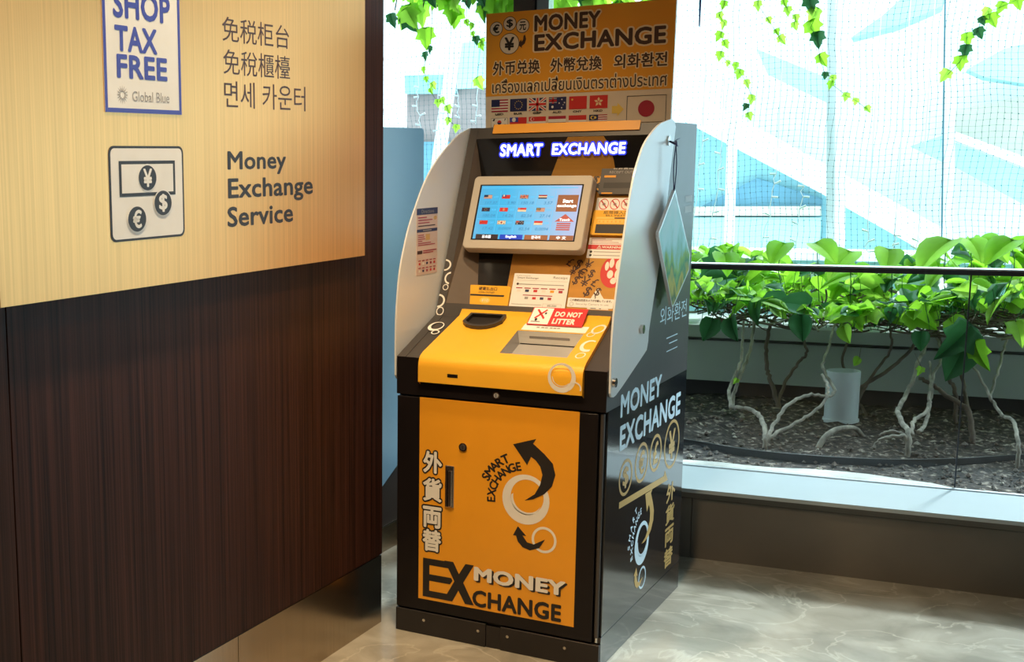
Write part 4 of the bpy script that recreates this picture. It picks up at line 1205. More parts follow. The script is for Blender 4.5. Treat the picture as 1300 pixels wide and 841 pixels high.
# black edging strip
mb = MB()
ed = catmull([W(-1.9, 5.60, 0.27), W(-1.25, 5.40, 0.268), W(-0.80, 5.262, 0.266), (W(-0.58, 5.185, 0.264)), W(-0.38, 5.165, 0.263), W(-0.10, 5.20, 0.263), W(0.15, 5.31, 0.265), W(0.38, 5.47, 0.268), W(0.8, 5.70, 0.27), W(1.4, 5.9, 0.27)], 6)
n = len(ed)
vs = []
for i, p in enumerate(ed):
    t = (ed[min(i + 1, n - 1)] - ed[max(i - 1, 0)]).normalized(); q_ = Vector((-t.y, t.x, 0)) * 0.004
    vs += [p - q_ - Vector((0, 0, 0.03)), p - q_ + Vector((0, 0, 0.018)), p + q_ + Vector((0, 0, 0.018)), p + q_ - Vector((0, 0, 0.03))]
mb.add(vs, [(4 * i + a, 4 * i + 4 + a, 4 * i + 4 + (a + 1) % 4, 4 * i + (a + 1) % 4) for i in range(n - 1) for a in range(4)], 'rubber_black')
tag(mb.build('garden_edging'), 'thin black curved edging strip laid across the front of the soil', 'edging')
# low planter wall behind
mb = MB()
wbox(mb, -3.0, 1.8, 6.20, 6.75, 0.372, 0.560, 'low_wall')
wbox(mb, -3.0, 1.8, 6.19, 6.75, 0.566, 0.572, 'low_wall_dark')
wbox(mb, -3.0, 1.8, 6.195, 6.75, 0.574, 0.630, 'low_wall')
wbox(mb, -3.0, 1.8, 6.26, 6.75, 0.20, 0.574, 'low_wall_dark')  # set-back base, dark colour stands in for the shadow gap
tag(mb.build('wall_planter'), kind='structure')
# white pipe
pp = empty('drain_pipe', W(-0.257, 5.88, 0.27)); tag(pp, 'short white drain pipe stub standing in the soil', 'pipe')
mb = MB(); mb.cyl((0, 0, 0.02), (0, 0, 0.232), 0.066, 'pipe_white', 32, cap=False); mb.cyl((0, 0, 0.06), (0, 0, 0.231), 0.060, 'pipe_white', 32, cap=False)
mb.add([(r_ * math.cos(k * PI / 16), r_ * math.sin(k * PI / 16), 0.232) for r_ in (0.060, 0.066) for k in range(32)], [(k, (k + 1) % 32, 32 + (k + 1) % 32, 32 + k) for k in range(32)], 'pipe_white')
mb.build('tube', pp)
mb = MB(); mb.cyl((0, 0, -0.02), (0, 0, 0.028), 0.071, 'pipe_white', 32); mb.build('collar', pp)

# ---------------------------------------------------------------- vines
def leaf_shape(kind):
    if kind == 'ivy':
        h = [(0.0, 0.0), (0.18, -0.10), (0.42, -0.02), (0.40, 0.18), (0.52, 0.42), (0.28, 0.48), (0.22, 0.66), (0.0, 1.0)]
    else:
        h = [(0.0, 0.0), (0.14, -0.13), (0.34, -0.12), (0.48, 0.08), (0.47, 0.32), (0.36, 0.58), (0.18, 0.80), (0.0, 1.0)]
    return h
def add_leaf(mb, base, tip_dir, up, size, m, kind='heart', fold=0.25, curl=0.2):
    t = Vector(tip_dir).normalized()
    sd = t.cross(Vector(up)).normalized()
    if sd.length < 0.1:
        sd = t.orthogonal().normalized()
    n_ = sd.cross(t)
    h = leaf_shape(kind)
    vs, fs = [], []
    for x, y in h:                                # mid line
        vs.append(base + (t * y - n_ * curl * y * y) * size)
    for x, y in h[1:-1]:
        vs.append(base + (t * y + sd * x + n_ * (fold * x - curl * y * y)) * size)
    for x, y in h[1:-1]:
        vs.append(base + (t * y - sd * x + n_ * (fold * x - curl * y * y)) * size)
    L = len(h)
    k = L - 2
    for o_ in (L, L + k):
        fs.append((0, 1, o_))
        for i in range(k - 1):
            fs.append((1 + i, 2 + i, o_ + i + 1, o_ + i))
        fs.append((k, L - 1, o_ + k - 1))
    mb.add(vs, fs, m, True)

STEM = {
 'a':[(-0.499,5.36,.295),(-0.526,5.481,.337),(-0.566,5.571,.357),(-0.631,5.652,.354),(-0.671,5.728,.345),(-0.671,5.799,.415),(-0.65,5.868,.489),(-0.633,5.935,.578),(-0.633,6.0,.69)],
 'a2':[(-0.662,5.6,.355),(-0.688,5.738,.414),(-0.678,5.84,.467),(-0.669,5.932,.524),(-0.677,6.018,.618),(-0.681,6.1,.714)],
 'b':[(-0.491,5.36,.298),(-0.473,5.454,.346),(-0.438,5.524,.401),(-0.372,5.586,.438),(-0.302,5.645,.43),(-0.277,5.701,.445),(-0.306,5.754,.481),(-0.332,5.806,.518),(-0.334,5.856,.544),(-0.322,5.905,.598),(-0.31,5.953,.667),(-0.291,6.0,.724)],
 'b2':[(-0.482,5.36,.296),(-0.414,5.454,.335),(-0.349,5.523,.376),(-0.304,5.586,.426),(-0.304,5.644,.472),(-0.328,5.7,.511)],
 'c':[(-0.513,6.05,.29),(-0.561,6.105,.398),(-0.582,6.146,.463),(-0.59,6.16,.547),(-0.578,6.17,.652),(-0.544,6.22,.704)],
 'c2':[(-0.527,6.05,.285),(-0.491,6.105,.421),(-0.449,6.146,.489),(-0.422,6.16,.538),(-0.451,6.17,.604),(-0.482,6.22,.672)],
 'd':[(-0.0,5.42,.339),(-0.035,5.549,.38),(-0.043,5.644,.394),(-0.024,5.73,.429),(0.0,5.811,.482),(0.018,5.887,.553),(0.035,5.96,.594),(0.056,6.031,.668),(0.041,6.1,.726)],
 'd2':[(0.013,5.42,.34),(0.015,5.552,.368),(0.062,5.651,.401),(0.065,5.739,.45),(0.067,5.822,.501),(0.058,5.9,.554)],
 'd3':[(0.031,5.45,.342),(0.057,5.605,.352),(0.067,5.72,.405),(0.073,5.823,.501),(0.102,5.92,.57),(0.081,6.012,.639),(0.049,6.1,.693)],
 'd4':[(-0.007,5.4,.33),(-0.061,5.375,.333),(-0.1,5.357,.318),(-0.112,5.34,.29)],
 'd5':[(-0.008,5.42,.332),(-0.062,5.409,.348),(-0.094,5.4,.335)],
 'e':[(0.222,5.7,.31),(0.201,5.766,.391),(0.136,5.815,.426),(0.078,5.859,.463),(0.028,5.9,.486)],
 'e2':[(0.224,5.75,.32),(0.196,5.95,.416),(0.177,6.072,.503),(0.179,6.138,.577),(0.199,6.18,.67)],
 'f':[(0.359,5.4,.34),(0.345,5.533,.398),(0.313,5.631,.399),(0.288,5.719,.431),(0.279,5.802,.454),(0.299,5.881,.523),(0.314,5.956,.593),(0.329,6.029,.649),(0.312,6.1,.705)],
 'f2':[(0.275,5.7,.445),(0.239,5.783,.518),(0.202,5.845,.57),(0.171,5.9,.625)],
 'g':[(-0.21,5.9,.32),(-0.184,5.955,.423),(-0.114,5.996,.479),(-0.058,6.033,.528),(-0.003,6.067,.594),(0.045,6.1,.666)],
 'g2':[(-0.205,5.95,.34),(-0.159,6.066,.448),(-0.119,6.115,.506),(-0.088,6.159,.577),(-0.1,6.17,.668)],
 'g3':[(-0.164,6.0,.29),(-0.199,6.055,.344),(-0.228,6.096,.387),(-0.274,6.133,.501),(-0.256,6.167,.602),(-0.24,6.17,.686)],
 'i':[(0.168,6.0,.29),(0.160,6.03,.414),(0.137,6.083,.465),(0.111,6.145,.556),(0.081,6.17,.666)],
}
PLANTS = [
 (('a', 'a2', 'b', 'b2'), (-0.50, 5.34), 'bark_pale', 0.0105, 'vine with a pale forked trunk that curls left of the white pipe'),
 (('c', 'c2'), (-0.52, 6.03), 'bark', 0.011, 'dark stemmed vine against the low wall behind the pale forked trunk'),
 (('d', 'd2', 'd3', 'd4', 'd5'), (0.0, 5.38), 'bark_pale', 0.0105, 'vine with a straight sunlit trunk right of the white pipe'),
 (('e', 'e2'), (0.223, 5.68), 'bark', 0.012, 'brown vine leaning left near the glass joint'),
 (('f', 'f2'), (0.36, 5.37), 'bark_pale', 0.0075, 'thin vine with a bent stem at the far right of the soil'),
 (('g', 'g2', 'g3'), (-0.20, 5.92), 'bark', 0.010, 'vine of slanting brown stems directly behind the white pipe'),
 (('i',), (0.168, 5.99), 'bark', 0.010, 'single short dark vine stem against the low wall by the glass joint'),
]
rng = random.Random(21)
def foliage_leaf(mb, s, d, z, big):
    up = rng.random()
    size = rng.choice((0.05, 0.06, 0.075, 0.09, 0.115)) * rng.uniform(.85, 1.15) * (1.2 if big else 1.0)
    az = rng.uniform(0, 2 * PI)
    tip = Vector((math.cos(az), math.sin(az) - 0.35, rng.uniform(-1.0, 0.5)))
    u_ = Vector((rng.uniform(-.8, .8), rng.uniform(-1.2, .6), 0.8))
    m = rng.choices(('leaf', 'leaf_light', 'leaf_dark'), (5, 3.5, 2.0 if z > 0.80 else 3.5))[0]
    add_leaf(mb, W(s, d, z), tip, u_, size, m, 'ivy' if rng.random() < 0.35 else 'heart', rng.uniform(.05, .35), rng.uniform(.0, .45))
SPOTS = []
for k in range(860):
    s = rng.uniform(-1.25, 0.95)
    d = rng.uniform(5.75, 6.62)
    hmax = 0.90 + 0.05 * math.sin(s * 6) + 0.05 * max(0, min(1, (s + .1) * 2)) + (0.04 if d > 6.1 else -0.09)
    lo = 0.765 if d < 6.15 else 0.715
    z = lo + (hmax - lo) * rng.random() ** 0.85
    SPOTS.append((s, d, z))
owner = [min(range(len(PLANTS)), key=lambda i: (PLANTS[i][1][0] - s) ** 2 + 0.3 * (PLANTS[i][1][1] - 5.7 - (0.25 if d > 6.2 else 0)) ** 2 + rng.uniform(0, .04)) for s, d, z in SPOTS]
TOPS = [(-0.76, 5.95, 0.975, .12), (-0.53, 6.0, 1.02, .12), (-0.39, 5.9, 1.03, .13), (-0.27, 5.95, 0.99, .15), (-0.12, 6.0, 1.0, .12), (0.09, 5.9, 1.045, .18), (0.17, 5.95, 1.05, .12), (0.31, 5.9, 1.05, .14), (0.25, 6.05, 1.03, .11), (0.45, 5.95, 1.03, .14), (0.62, 6.0, 1.02, .13), (0.80, 6.0, 1.0, .13)]
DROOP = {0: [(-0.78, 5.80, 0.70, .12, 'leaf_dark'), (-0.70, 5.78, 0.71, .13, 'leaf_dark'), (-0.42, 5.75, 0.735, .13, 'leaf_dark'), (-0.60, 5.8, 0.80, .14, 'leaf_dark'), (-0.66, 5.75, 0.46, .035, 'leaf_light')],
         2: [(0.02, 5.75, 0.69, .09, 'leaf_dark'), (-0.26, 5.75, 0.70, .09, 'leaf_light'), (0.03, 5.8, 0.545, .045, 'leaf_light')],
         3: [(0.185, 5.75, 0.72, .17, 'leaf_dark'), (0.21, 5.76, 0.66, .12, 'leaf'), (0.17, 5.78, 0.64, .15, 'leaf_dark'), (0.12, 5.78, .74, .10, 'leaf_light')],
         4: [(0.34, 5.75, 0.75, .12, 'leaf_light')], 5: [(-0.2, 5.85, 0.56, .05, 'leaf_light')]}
for i, (keys, b, m, r0, lab) in enumerate(PLANTS):
    base = W(b[0], b[1], soil_z(b[1]) - 0.01)
    o = empty('vine', base); tag(o, lab, 'vine', 'vines in the planter')
    def L(p): return W(*p) - base
    for j, k in enumerate(keys):
        mb = MB()
        pts = [L(p) for p in STEM[k]]
        root = L((b[0], b[1], soil_z(b[1]) - 0.012))
        if j == 0 or (pts[0] - root).length < 0.09:
            pts = [root] + pts
        sm = catmull(pts, 6)
        jr = random.Random(hash(k) % 97 if False else sum(map(ord, k)))
        sm = [p + Vector((jr.uniform(-1, 1), jr.uniform(-1, 1), jr.uniform(-1, 1))) * 0.0035 for p in sm]
        rr = r0 * (1 if j == 0 else 0.75)
        mb.tube(sm, rr, m, 8, rr * 0.62)
        mb.build('stem', o)
    mb = MB()                                   # thin twigs in the canopy
    tr_ = random.Random(100 + i)
    for t in range(60 if len(keys) > 1 else 24):
        s, d, z = b[0] + tr_.uniform(-.34, .34), tr_.uniform(5.9, 6.4), tr_.uniform(.645, .755)
        pts = [L((s, d, z))]
        ang = tr_.uniform(0, 6.28)
        for q_ in range(4):
            ang += tr_.uniform(-.7, .7)
            s += math.cos(ang) * 0.06; d += math.sin(ang) * 0.03; z += tr_.uniform(-.02, .035); z = max(z, 0.648)
            pts.append(L((s, d, z)))
        mb.tube(catmull(pts, 3), tr_.uniform(.002, .0055), tr_.choice(('bark', 'bark', 'bark_pale')), 5)
    tag(mb.build('twigs', o), kind='stuff')
    mb = MB()
    for (s, d, z), ow in zip(SPOTS, owner):
        if ow == i:
            bp = W(s, d, z) - base
            n0 = len(mb.v)
            foliage_leaf(mb, s, d, z, z > 0.84)
            mb.v[n0:] = [tuple(Vector(v) - base) for v in mb.v[n0:]]
            n1 = len(mb.v)
            mb.tube([bp, bp + Vector((rng.uniform(-.03, .03), rng.uniform(-.03, .03), -rng.uniform(.03, min(.11, max(.031, z - .645)))))], 0.0015, 'leaf_dark', 4)
    for s, d, z, sz in TOPS:
        if min(range(len(PLANTS)), key=lambda q_: abs(PLANTS[q_][1][0] - s) + (9 if q_ in (1, 5, 6) else 0)) == i:
            add_leaf(mb, L((s, d, z)), (rng.uniform(-.9, .9), -.55, -.35), (rng.uniform(-.3, .3), -.35, 1), sz, rng.choice(('leaf', 'leaf_light')), 'heart', .25, .3)
            mb.tube(catmull([L((s, d, z)), L((s + rng.uniform(-.02, .02), d + .02, z - .12)), L((s + rng.uniform(-.05, .05), d + .08, z - .30))], 3), 0.002, 'leaf_dark', 5)
    for s, d, z, sz, mm in DROOP.get(i, ()):
        add_leaf(mb, L((s, d, z)), (rng.uniform(-.7, .7), rng.uniform(-.7, .1), -0.9), (rng.uniform(-1.2, 1.2), -1, rng.uniform(0, .8)), sz * (1.0 if i == 3 else 0.8), mm, 'ivy' if rng.random() < .5 else 'heart', rng.uniform(.1, .4), rng.uniform(.1, .5))
        mb.tube([L((s, d, z)), L((s + rng.uniform(-.03, .03), d + .04, z + .05))], 0.0015, 'bark', 4)
    mb.build('foliage', o)
# fallen branch by the pipe
mb = MB(); bb = W(-0.31, 5.42, soil_z(5.42)); mb.tube(catmull([W(*p) - bb for p in ((-0.312, 5.40, .255), (-0.29, 5.43, .30), (-0.25, 5.49, .325), (-0.20, 5.56, .322), (-0.175, 5.60, .30), (-0.15, 5.63, .262))], 5), 0.012, 'bark_pale', 7, 0.009)
tag(mb.build('branch', loc=bb), 'pale dead branch lying on the soil in front of the white pipe', 'branch')

# ---------------------------------------------------------------- hanging ivy strands above
IVY = {
 'A': [(-0.76,5.6,2.005),(-0.778,5.6,1.961),(-0.756,5.6,1.929),(-0.769,5.6,1.883),(-0.753,5.6,1.851),(-0.766,5.6,1.806),(-0.734,5.6,1.773),(-0.704,5.6,1.762),(-0.688,5.6,1.731),(-0.662,5.6,1.692),(-0.638,5.6,1.629),(-0.658,5.6,1.599),(-0.65,5.6,1.562)],
 'B': [(-0.635,5.6,1.994),(-0.594,5.6,1.933),(-0.563,5.6,1.886),(-0.547,5.6,1.855)],
 'B2': [(-0.54,5.6,1.996),(-0.524,5.6,1.965),(-0.494,5.6,1.936),(-0.498,5.6,1.906)],
 'C': [(-0.446,5.6,1.989),(-0.418,5.6,1.943),(-0.438,5.6,1.893),(-0.41,5.6,1.853),(-0.398,5.6,1.771),(-0.375,5.6,1.71),(-0.346,5.6,1.697),(-0.35,5.6,1.673),(-0.295,5.6,1.626),(-0.26,5.6,1.606),(-0.223,5.6,1.575)],
 'D': [(0.247,5.6,1.948),(0.206,5.6,1.929),(0.162,5.6,1.912),(0.169,5.6,1.886),(0.139,5.6,1.883),(0.132,5.6,1.841),(0.098,5.6,1.823),(0.098,5.6,1.78),(0.083,5.6,1.738),(0.045,5.6,1.691)],
 'E': [(-1.997,5.6,1.898),(-2.022,5.6,1.872),(-2.029,5.6,1.81),(-2.018,5.6,1.768),(-1.988,5.6,1.739),(-1.999,5.6,1.715),(-1.961,5.6,1.662),(-1.939,5.6,1.672),(-1.916,5.6,1.633),(-1.908,5.6,1.58),(-1.871,5.6,1.548)],
 'F': [(-1.834,5.6,2.004),(-1.805,5.6,1.986),(-1.804,5.6,1.952),(-1.789,5.6,1.927),(-1.761,5.6,1.919),(-1.767,5.6,1.899)],
}
SIZES = {'C': [.07, .065, .075, .065, .055, .03, .03, .035, .035, .03, .03], 'D': [.06, .045, .04, .055, .035, .045, .05, .05, .055, .05]}
LAB = {'A': 'long thin ivy strand hanging beside the right edge of the sign board', 'B': 'pale short ivy strand between the two long strands on the bright window', 'B2': 'short ivy strand just left of the large leaved strand',
       'C': 'ivy strand of large green leaves hanging down the middle of the bright window', 'D': 'ivy strand slanting down at the top right corner of the window', 'E': 'ivy strand with one big leaf hanging beside the wood wall', 'F': 'short ivy strand hanging beside the left edge of the sign board'}
rng = random.Random(5)
for k, pts in IVY.items():
    top = Vector((pts[0][0] + 0.02, pts[0][1], 2.60))
    base = W(*top)
    o = empty('ivy_strand', base); tag(o, LAB[k], 'ivy', 'ivy strands hanging outside the window')
    mb = MB()
    line = [Vector((0, 0, 0))] + [W(*p) - base for p in pts]
    mb.tube(line, 0.0012, 'leaf_dark', 4); mb.build('stem', o)
    mb = MB()
    sz = SIZES.get(k, [rng.uniform(.028, .042) for _ in pts])
    if k == 'E': sz[0] = 0.035
    for p, s_ in zip(pts, sz):
        fade = (k in ('B', 'B2')) or p[2] < 1.70
        add_leaf(mb, W(*p) - base + Vector((0, 0, s_ * .3)), (rng.uniform(-.6, .6), rng.uniform(-.2, .2), -1), (rng.uniform(-.5, .5), -1, .1), s_, 'leaf_light' if fade and rng.random() < .8 else rng.choice(('leaf', 'leaf', 'leaf_dark', 'leaf_light')), 'ivy', .15, .15)
    if k == 'E':
        add_leaf(mb, W(-2.023, 5.6, 1.975) - base + Vector((0, 0, 0.01)), (0.1, -.1, -1), (0.2, -1, .2), 0.095, 'leaf', 'ivy', .1, .15)
    if k == 'F':
        add_leaf(mb, W(-1.78, 5.6, 1.76) - base, (0.5, 0, -1), (0, -1, .1), 0.06, 'leaf_light', 'ivy', .1, .1)
        mb.tube([W(*pts[-1]) - base, W(-1.78, 5.6, 1.76) - base], 0.001, 'leaf_dark', 4)
    for q_ in range(8):                          # leaves above the picture's top edge
        add_leaf(mb, Vector((rng.uniform(-.03, .03), 0, -rng.uniform(.05, .5))), (rng.uniform(-.6, .6), 0, -1), (0, -1, .2), rng.uniform(.04, .06), 'leaf', 'ivy', .1, .1)
    mb.build('leaves', o)
# dense ivy fringe along the top, left of the sign
rng = random.Random(9)
for nm, s0_, s1_, lab, n_, zlo in (('ivy_fringe', -2.20, -1.60, 'thick fringe of ivy leaves along the window top between wood wall and sign board', 110, 2.02), ('ivy_fringe', -1.66, -1.0, 'bushy ivy clump peeking over the top of the sign board', 120, 1.97)):
    base = W((s0_ + s1_) / 2, 5.62, 2.60)
    o = empty(nm, base); tag(o, lab, 'ivy', 'ivy fringe at the window top')
    mb = MB()
    for t in range(9):
        s = s0_ + (s1_ - s0_) * (t + .5) / 9
        mb.tube(catmull([W(s, 5.62, 2.6) - base, W(s + .02, 5.63, 2.3) - base, W(s - .01, 5.62, 2.08) - base], 3), 0.003, 'bark', 5)
    mb.build('stems', o)
    mb = MB()
    for t in range(n_):
        s, z = rng.uniform(s0_, s1_), zlo + 0.5 * rng.random() ** 1.6 + 0.03 * rng.random()
        if nm == 'ivy_fringe' and s0_ < -2 and -2.02 < s < -1.92: z += 0.06
        add_leaf(mb, W(s, rng.uniform(5.56, 5.70), z + .03) - base, (rng.uniform(-.7, .7), rng.uniform(-.4, .2), -1), (rng.uniform(-.6, .6), -1, .4), rng.uniform(.06, .11), rng.choice(('leaf', 'leaf', 'leaf_dark', 'leaf_light')), 'ivy', .15, .2)
    mb.build('leaves', o)
# beam that carries ivy and netting, above the frame
mb = MB(); wbox(mb, -3.4, 1.6, 5.55, 5.68, 2.60, 2.68, 'frame_silver'); wbox(mb, -3.6, 1.8, 6.693, 6.707, 2.62, 2.634, 'frame_silver'); wbox(mb, -3.6, 1.8, 7.09, 7.11, 2.62, 2.64, 'frame_silver'); wbox(mb, -3.6, 1.8, 6.893, 6.907, 2.62, 2.634, 'frame_silver')
for s in (-3.3, 1.5):
    wbox(mb, s, s + .06, 5.2, 7.16, 2.634, 2.69, 'frame_silver')
tag(mb.build('trim_2'), kind='structure')

# ---------------------------------------------------------------- net, posts, light strings
mb = MB()
cell = 0.0272
n_s, n_z = int(4.9 / cell), int(1.78 / cell)
def netp(i, j):
    s, z = -3.25 + i * cell, 0.86 + j * cell
    return W(s + 0.009 * math.sin(z * 9 + s * 2) + 0.003 * math.sin(z * 31 + s * 11), 6.9 + 0.015 * math.sin(s * 3.1) * math.sin(z * 4), z + 0.010 * math.sin(s * 7.3) + 0.003 * math.sin(s * 29 + z * 8))
def strand(pts, w):
    vs = []
    for p in pts:
        vs += [p + WE * w + WN * w, p - WE * w + WN * w * .2, p + Vector((0, 0, w)) - WN * w]
    n_ = len(pts)
    mb.add(vs, [(3 * i + a, 3 * i + (a + 1) % 3, 3 * i + 3 + (a + 1) % 3, 3 * i + 3 + a) for i in range(n_ - 1) for a in range(3)], 'net')
for i in range(0, n_s + 1):
    strand([netp(i, j) for j in range(0, n_z + 1, 3)], 0.0007)
for j in range(0, n_z + 1):
    strand([netp(i, j) for i in range(0, n_s + 1, 3)], 0.0007)
for i in range(0, n_s + 1):
    for j in range(0, n_z + 1):
        if rng.random() < .85:
            p = netp(i, j); r_ = 0.0027 if rng.random() < .9 else 0.0036
            mb.add([p + WE * r_, p + Vector((0, 0, r_)), p - WE * r_, p - Vector((0, 0, r_)), p + WN * r_, p - WN * r_], [(0, 1, 5), (1, 2, 5), (2, 3, 5), (3, 0, 5), (1, 0, 4), (2, 1, 4), (3, 2, 4), (0, 3, 4)], 'net')
tag(mb.build('bird_net'), 'fine square mesh net stretched behind the plants outside the window', 'net')
mb = MB(); wbox(mb, -3.4, 1.7, 6.93, 7.25, 0.60, 0.922, 'post_white'); wbox(mb, -3.4, 1.7, 6.92, 6.93, 0.60, 0.885, 'far_teal_pale')
tag(mb.build('wall_net_ledge'), kind='structure')
posts = [((-0.905, 1.95), (-0.888, 0.922), 'white post standing behind the net right beside the kiosk'), ((-0.42, 2.073), (-0.362, 0.922), 'white post behind the net in the middle of the right window'),
         ((0.055, 2.042), (0.114, 0.922), 'white post behind the net with a dark blue edge near the right border'), ((-2.362, 2.245), (-2.465, 1.511), 'leaning white post behind the net left of the sign board')]
for k, (a, b, lab) in enumerate(posts):
    t = (2.62 - a[1]) / (a[1] - b[1]); s_top = a[0] + (a[0] - b[0]) * t
    t2 = (b[1] - 0.922) / (a[1] - b[1]); s_bot = b[0] - (a[0] - b[0]) * t2
    w = 0.034 if k == 3 else 0.023
    base = W(s_bot, 7.1, 0.922)
    o = empty('post', base); tag(o, lab, 'post', 'white posts behind the net')
    mb = MB()
    q4 = [W(s_bot - w, 7.08, .922), W(s_bot + w, 7.08, .922), W(s_bot + w, 7.12, .922), W(s_bot - w, 7.12, .922)]
    q5 = [W(s_top - w, 7.08, 2.62), W(s_top + w, 7.08, 2.62), W(s_top + w, 7.12, 2.62), W(s_top - w, 7.12, 2.62)]
    mb.add([p - base for p in q4 + q5], [(0, 1, 2, 3), (4, 5, 6, 7), (0, 1, 5, 4), (1, 2, 6, 5), (2, 3, 7, 6), (3, 0, 4, 7)], 'post_white'); mb.build('shaft', o)
    if k in (1, 2):
        mb = MB(); wd = 0.04 if k == 1 else 0.008
        a4 = [W(s_bot - w - wd, 7.10, .922), W(s_bot - w - .001, 7.10, .922), W(s_bot - w - .001, 7.12, .922), W(s_bot - w - wd, 7.12, .922)]
        a5 = [W(s_top - w - wd, 7.10, 2.62), W(s_top - w - .001, 7.10, 2.62), W(s_top - w - .001, 7.12, 2.62), W(s_top - w - wd, 7.12, 2.62)]
        mb.add([p - base for p in a4 + a5], [(0, 1, 2, 3), (4, 5, 6, 7), (0, 1, 5, 4), (1, 2, 6, 5), (2, 3, 7, 6), (3, 0, 4, 7)], 'far_white' if k == 1 else 'far_teal_dark'); mb.build('edge_strip', o)
STR = [[(-0.985,6.7,1.532),(-0.999,6.7,1.245),(-1.005,6.7,.94)],[(-0.897,6.7,1.454),(-0.906,6.7,1.244),(-0.937,6.7,.94)],[(-0.639,6.7,1.34),(-0.65,6.7,1.205),(-0.684,6.7,.958)],[(-0.521,6.7,1.279),(-0.521,6.7,1.149),(-0.542,6.7,.949)],[(-0.231,6.7,1.065),(-0.228,6.7,.947)],[(-0.115,6.7,1.051),(-0.118,6.7,.935)],[(-0.016,6.7,1.016),(-0.019,6.7,.93)],
       [(-2.463,6.7,1.822),(-2.462,6.7,1.697),(-2.439,6.7,1.57)],[(-2.338,6.7,1.796),(-2.344,6.7,1.567)],[(-2.241,6.7,1.771),(-2.23,6.7,1.627)],[(-2.131,6.7,1.95),(-2.127,6.7,1.685),(-2.143,6.7,1.591)]]
ORD = ('first', 'second', 'third', 'fourth', 'fifth', 'sixth', 'seventh')
rng = random.Random(17)
for k, pts in enumerate(STR):
    base = W(pts[0][0], 6.7, 2.62)
    o = empty('light_string', base)
    if k < 7: lab = 'white fairy light string, %s from the kiosk in the right window' % ORD[k]
    else: lab = 'white fairy light string, %s from the wood wall left of the sign board' % ORD[k - 7]
    tag(o, lab, 'light string', 'fairy light strings hanging outside')
    fine = catmull([Vector(p) for p in pts], 5) if len(pts) > 2 else [Vector(pts[0]).lerp(Vector(pts[1]), i / 5) for i in range(6)]
    fine = [p + Vector((rng.uniform(-.008, .008), 0, 0)) for p in fine]
    mb = MB(); mb.tube([Vector((0, 0, 0))] + [W(*p) - base for p in fine], 0.0022, 'cord_white', 5); mb.build('cord', o)
    for p in fine[1::2]:
        mb = MB()
        sg_ = rng.choice((-1, 1)); q0 = W(*p) - base; q1 = q0 + WE * (0.028 * sg_) + Vector((0, 0, rng.uniform(-.006, .016)))
        mb.cyl(q0, q1, 0.0035, 'cord_white', 8, 0.005); mb.build('bulb', o)
# navy tag hanging high outside
mb = MB(); bb = W(-0.853, 5.6, 2.6); mb.tube([Vector((0, 0, 0)), W(-0.853, 5.6, 2.05) - bb], 0.001, 'cord_navy', 5); mb.cyl(W(-0.853, 5.6, 2.06) - bb, W(-0.853, 5.6, 1.925) - bb, 0.005, 'cord_navy', 8, 0.003)
tag(mb.build('weight', loc=bb), 'slim dark blue weight hanging at the top of the window beside the sign board', 'hanging weight')

# ---------------------------------------------------------------- far building
fb = empty('building', W(-1.5, 15.0, 0)); tag(fb, 'bright white and teal building with slanting white beams far behind the net', 'building')
fo = W(-1.5, 15.0, 0)
def far(name, pts, d, th, m):
    mb = MB()
    mb.prism([W(s, d, z) - fo for s, z in pts], WN * th, m)
    return mb.build(name, fb)
far('facade', [(-14, -2), (10, -2), (10, 3.7), (-14, 3.7)], 15.0, 0.5, 'far_white')
far('shaded_glass_wall', [(-2.232, 1.799), (-0.897, 1.054), (0.068, 0.478), (0.40, 0.27), (0.40, -1.0), (-2.232, -1.0)], 14.0, 0.6, 'far_teal')  # teal here and in the bands carries the shade on the building
far('gable', [(-2.116, 0.849), (-1.507, 1.183), (-0.9, 0.976), (-0.896, 0.899), (-0.896, 0.82), (-2.115, 0.816)], 13.9, 0.1, 'far_teal_dark')
far('terrace', [(-2.12, 0.90), (-0.898, 0.905), (-0.891, 0.813), (-2.115, 0.808)], 13.8, 0.1, 'far_beige')
far('shaded_lower_glass', [(-2.115, 0.790), (-0.891, 0.795), (-0.891, -1), (-2.115, -1)], 13.85, 0.1, 'far_teal_pale')
far('shaded_glass_band', [(-1.582, 2.458), (-0.957, 2.161), (-0.944, 1.926), (-1.46, 2.199)], 14.0, 0.6, 'far_teal_pale')
far('shaded_glass_band', [(-0.162, 1.469), (0.109, 1.566), (0.139, 1.308)], 14.0, 0.6, 'far_teal_pale')
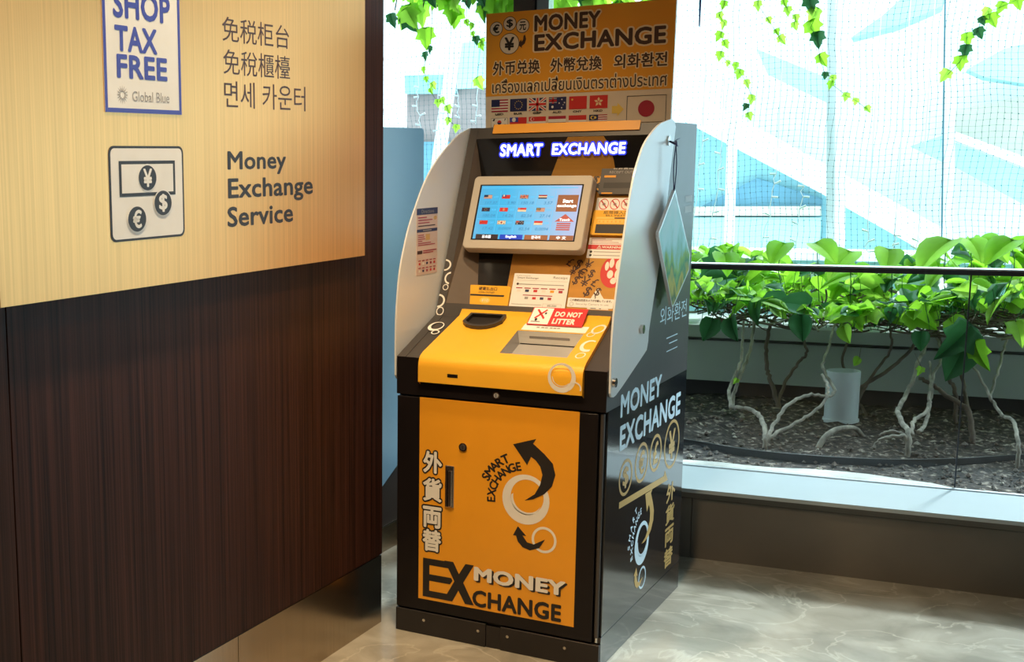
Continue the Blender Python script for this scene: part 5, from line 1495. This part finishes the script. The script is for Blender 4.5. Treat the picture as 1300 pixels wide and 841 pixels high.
far('shaded_glass_band', [(0.165, 1.521), (0.79, 1.241), (1.6, 0.90), (1.6, 0.56), (0.814, 0.915), (0.179, 1.3)], 14.0, 0.6, 'far_teal_pale')
far('shaded_glass_band', [(0.27, 2.17), (0.555, 2.34), (0.708, 2.374), (1.4, 2.40), (1.4, 1.98), (0.733, 2.021), (0.415, 2.091)], 14.0, 0.6, 'far_teal_pale')
far('shaded_glass_band', [(-0.733, 2.515), (-0.472, 2.704), (-0.217, 2.95), (0.077, 2.95), (0.019, 2.757), (-0.333, 2.607)], 14.0, 0.6, 'far_teal_pale')
far('upper_storey', [(0.179, 1.798), (0.74, 1.921), (1.3, 2.0), (1.3, 1.30), (0.782, 1.34), (0.198, 1.52)], 14.3, 0.3, 'far_beige')
far('slanted_beam', [(-2.4, 2.20), (-2.4, 1.90), (-0.897, 1.062), (0.42, 0.27), (0.60, 0.27), (0.60, 0.45)], 13.3, 0.5, 'far_white')
far('slanted_beam', [(0.165, 1.535), (0.80, 1.255), (1.6, 0.91), (1.6, 1.01), (0.80, 1.34), (0.165, 1.61)], 13.6, 0.3, 'far_white')
lb = empty('tower', W(-4.6, 13.9, 0)); tag(lb, 'grey block with teal windows far behind the net left of the sign board', 'building')
lo_ = W(-4.6, 13.9, 0)
mb = MB(); mb.prism([W(s, 14.2, z) - lo_ for s, z in ((-5.346, 2.378), (-3.6, 2.315), (-3.6, -1), (-5.342, -1))], WN * 0.5, 'far_brown'); mb.build('wall', lb)
mb = MB(); mb.prism([W(s, 14.1, z) - lo_ for s, z in ((-5.237, 1.626), (-4.768, 1.616), (-4.752, -1), (-5.228, -1))], WN * 0.1, 'far_teal_dark'); mb.build('window', lb)
mb = MB(); mb.prism([W(s, 14.1, z) - lo_ for s, z in ((-4.734, 2.70), (-4.0, 2.70), (-4.0, 2.2), (-4.719, 2.2))], WN * 0.1, 'far_teal_pale'); mb.build('window', lb)
mb = MB(); mb.prism([W(s, 14.12, z) - lo_ for s, z in ((-5.34, 2.378), (-4.734, 2.36), (-4.734, 2.15), (-5.34, 2.17))], WN * 0.08, 'far_teal'); mb.build('band', lb)
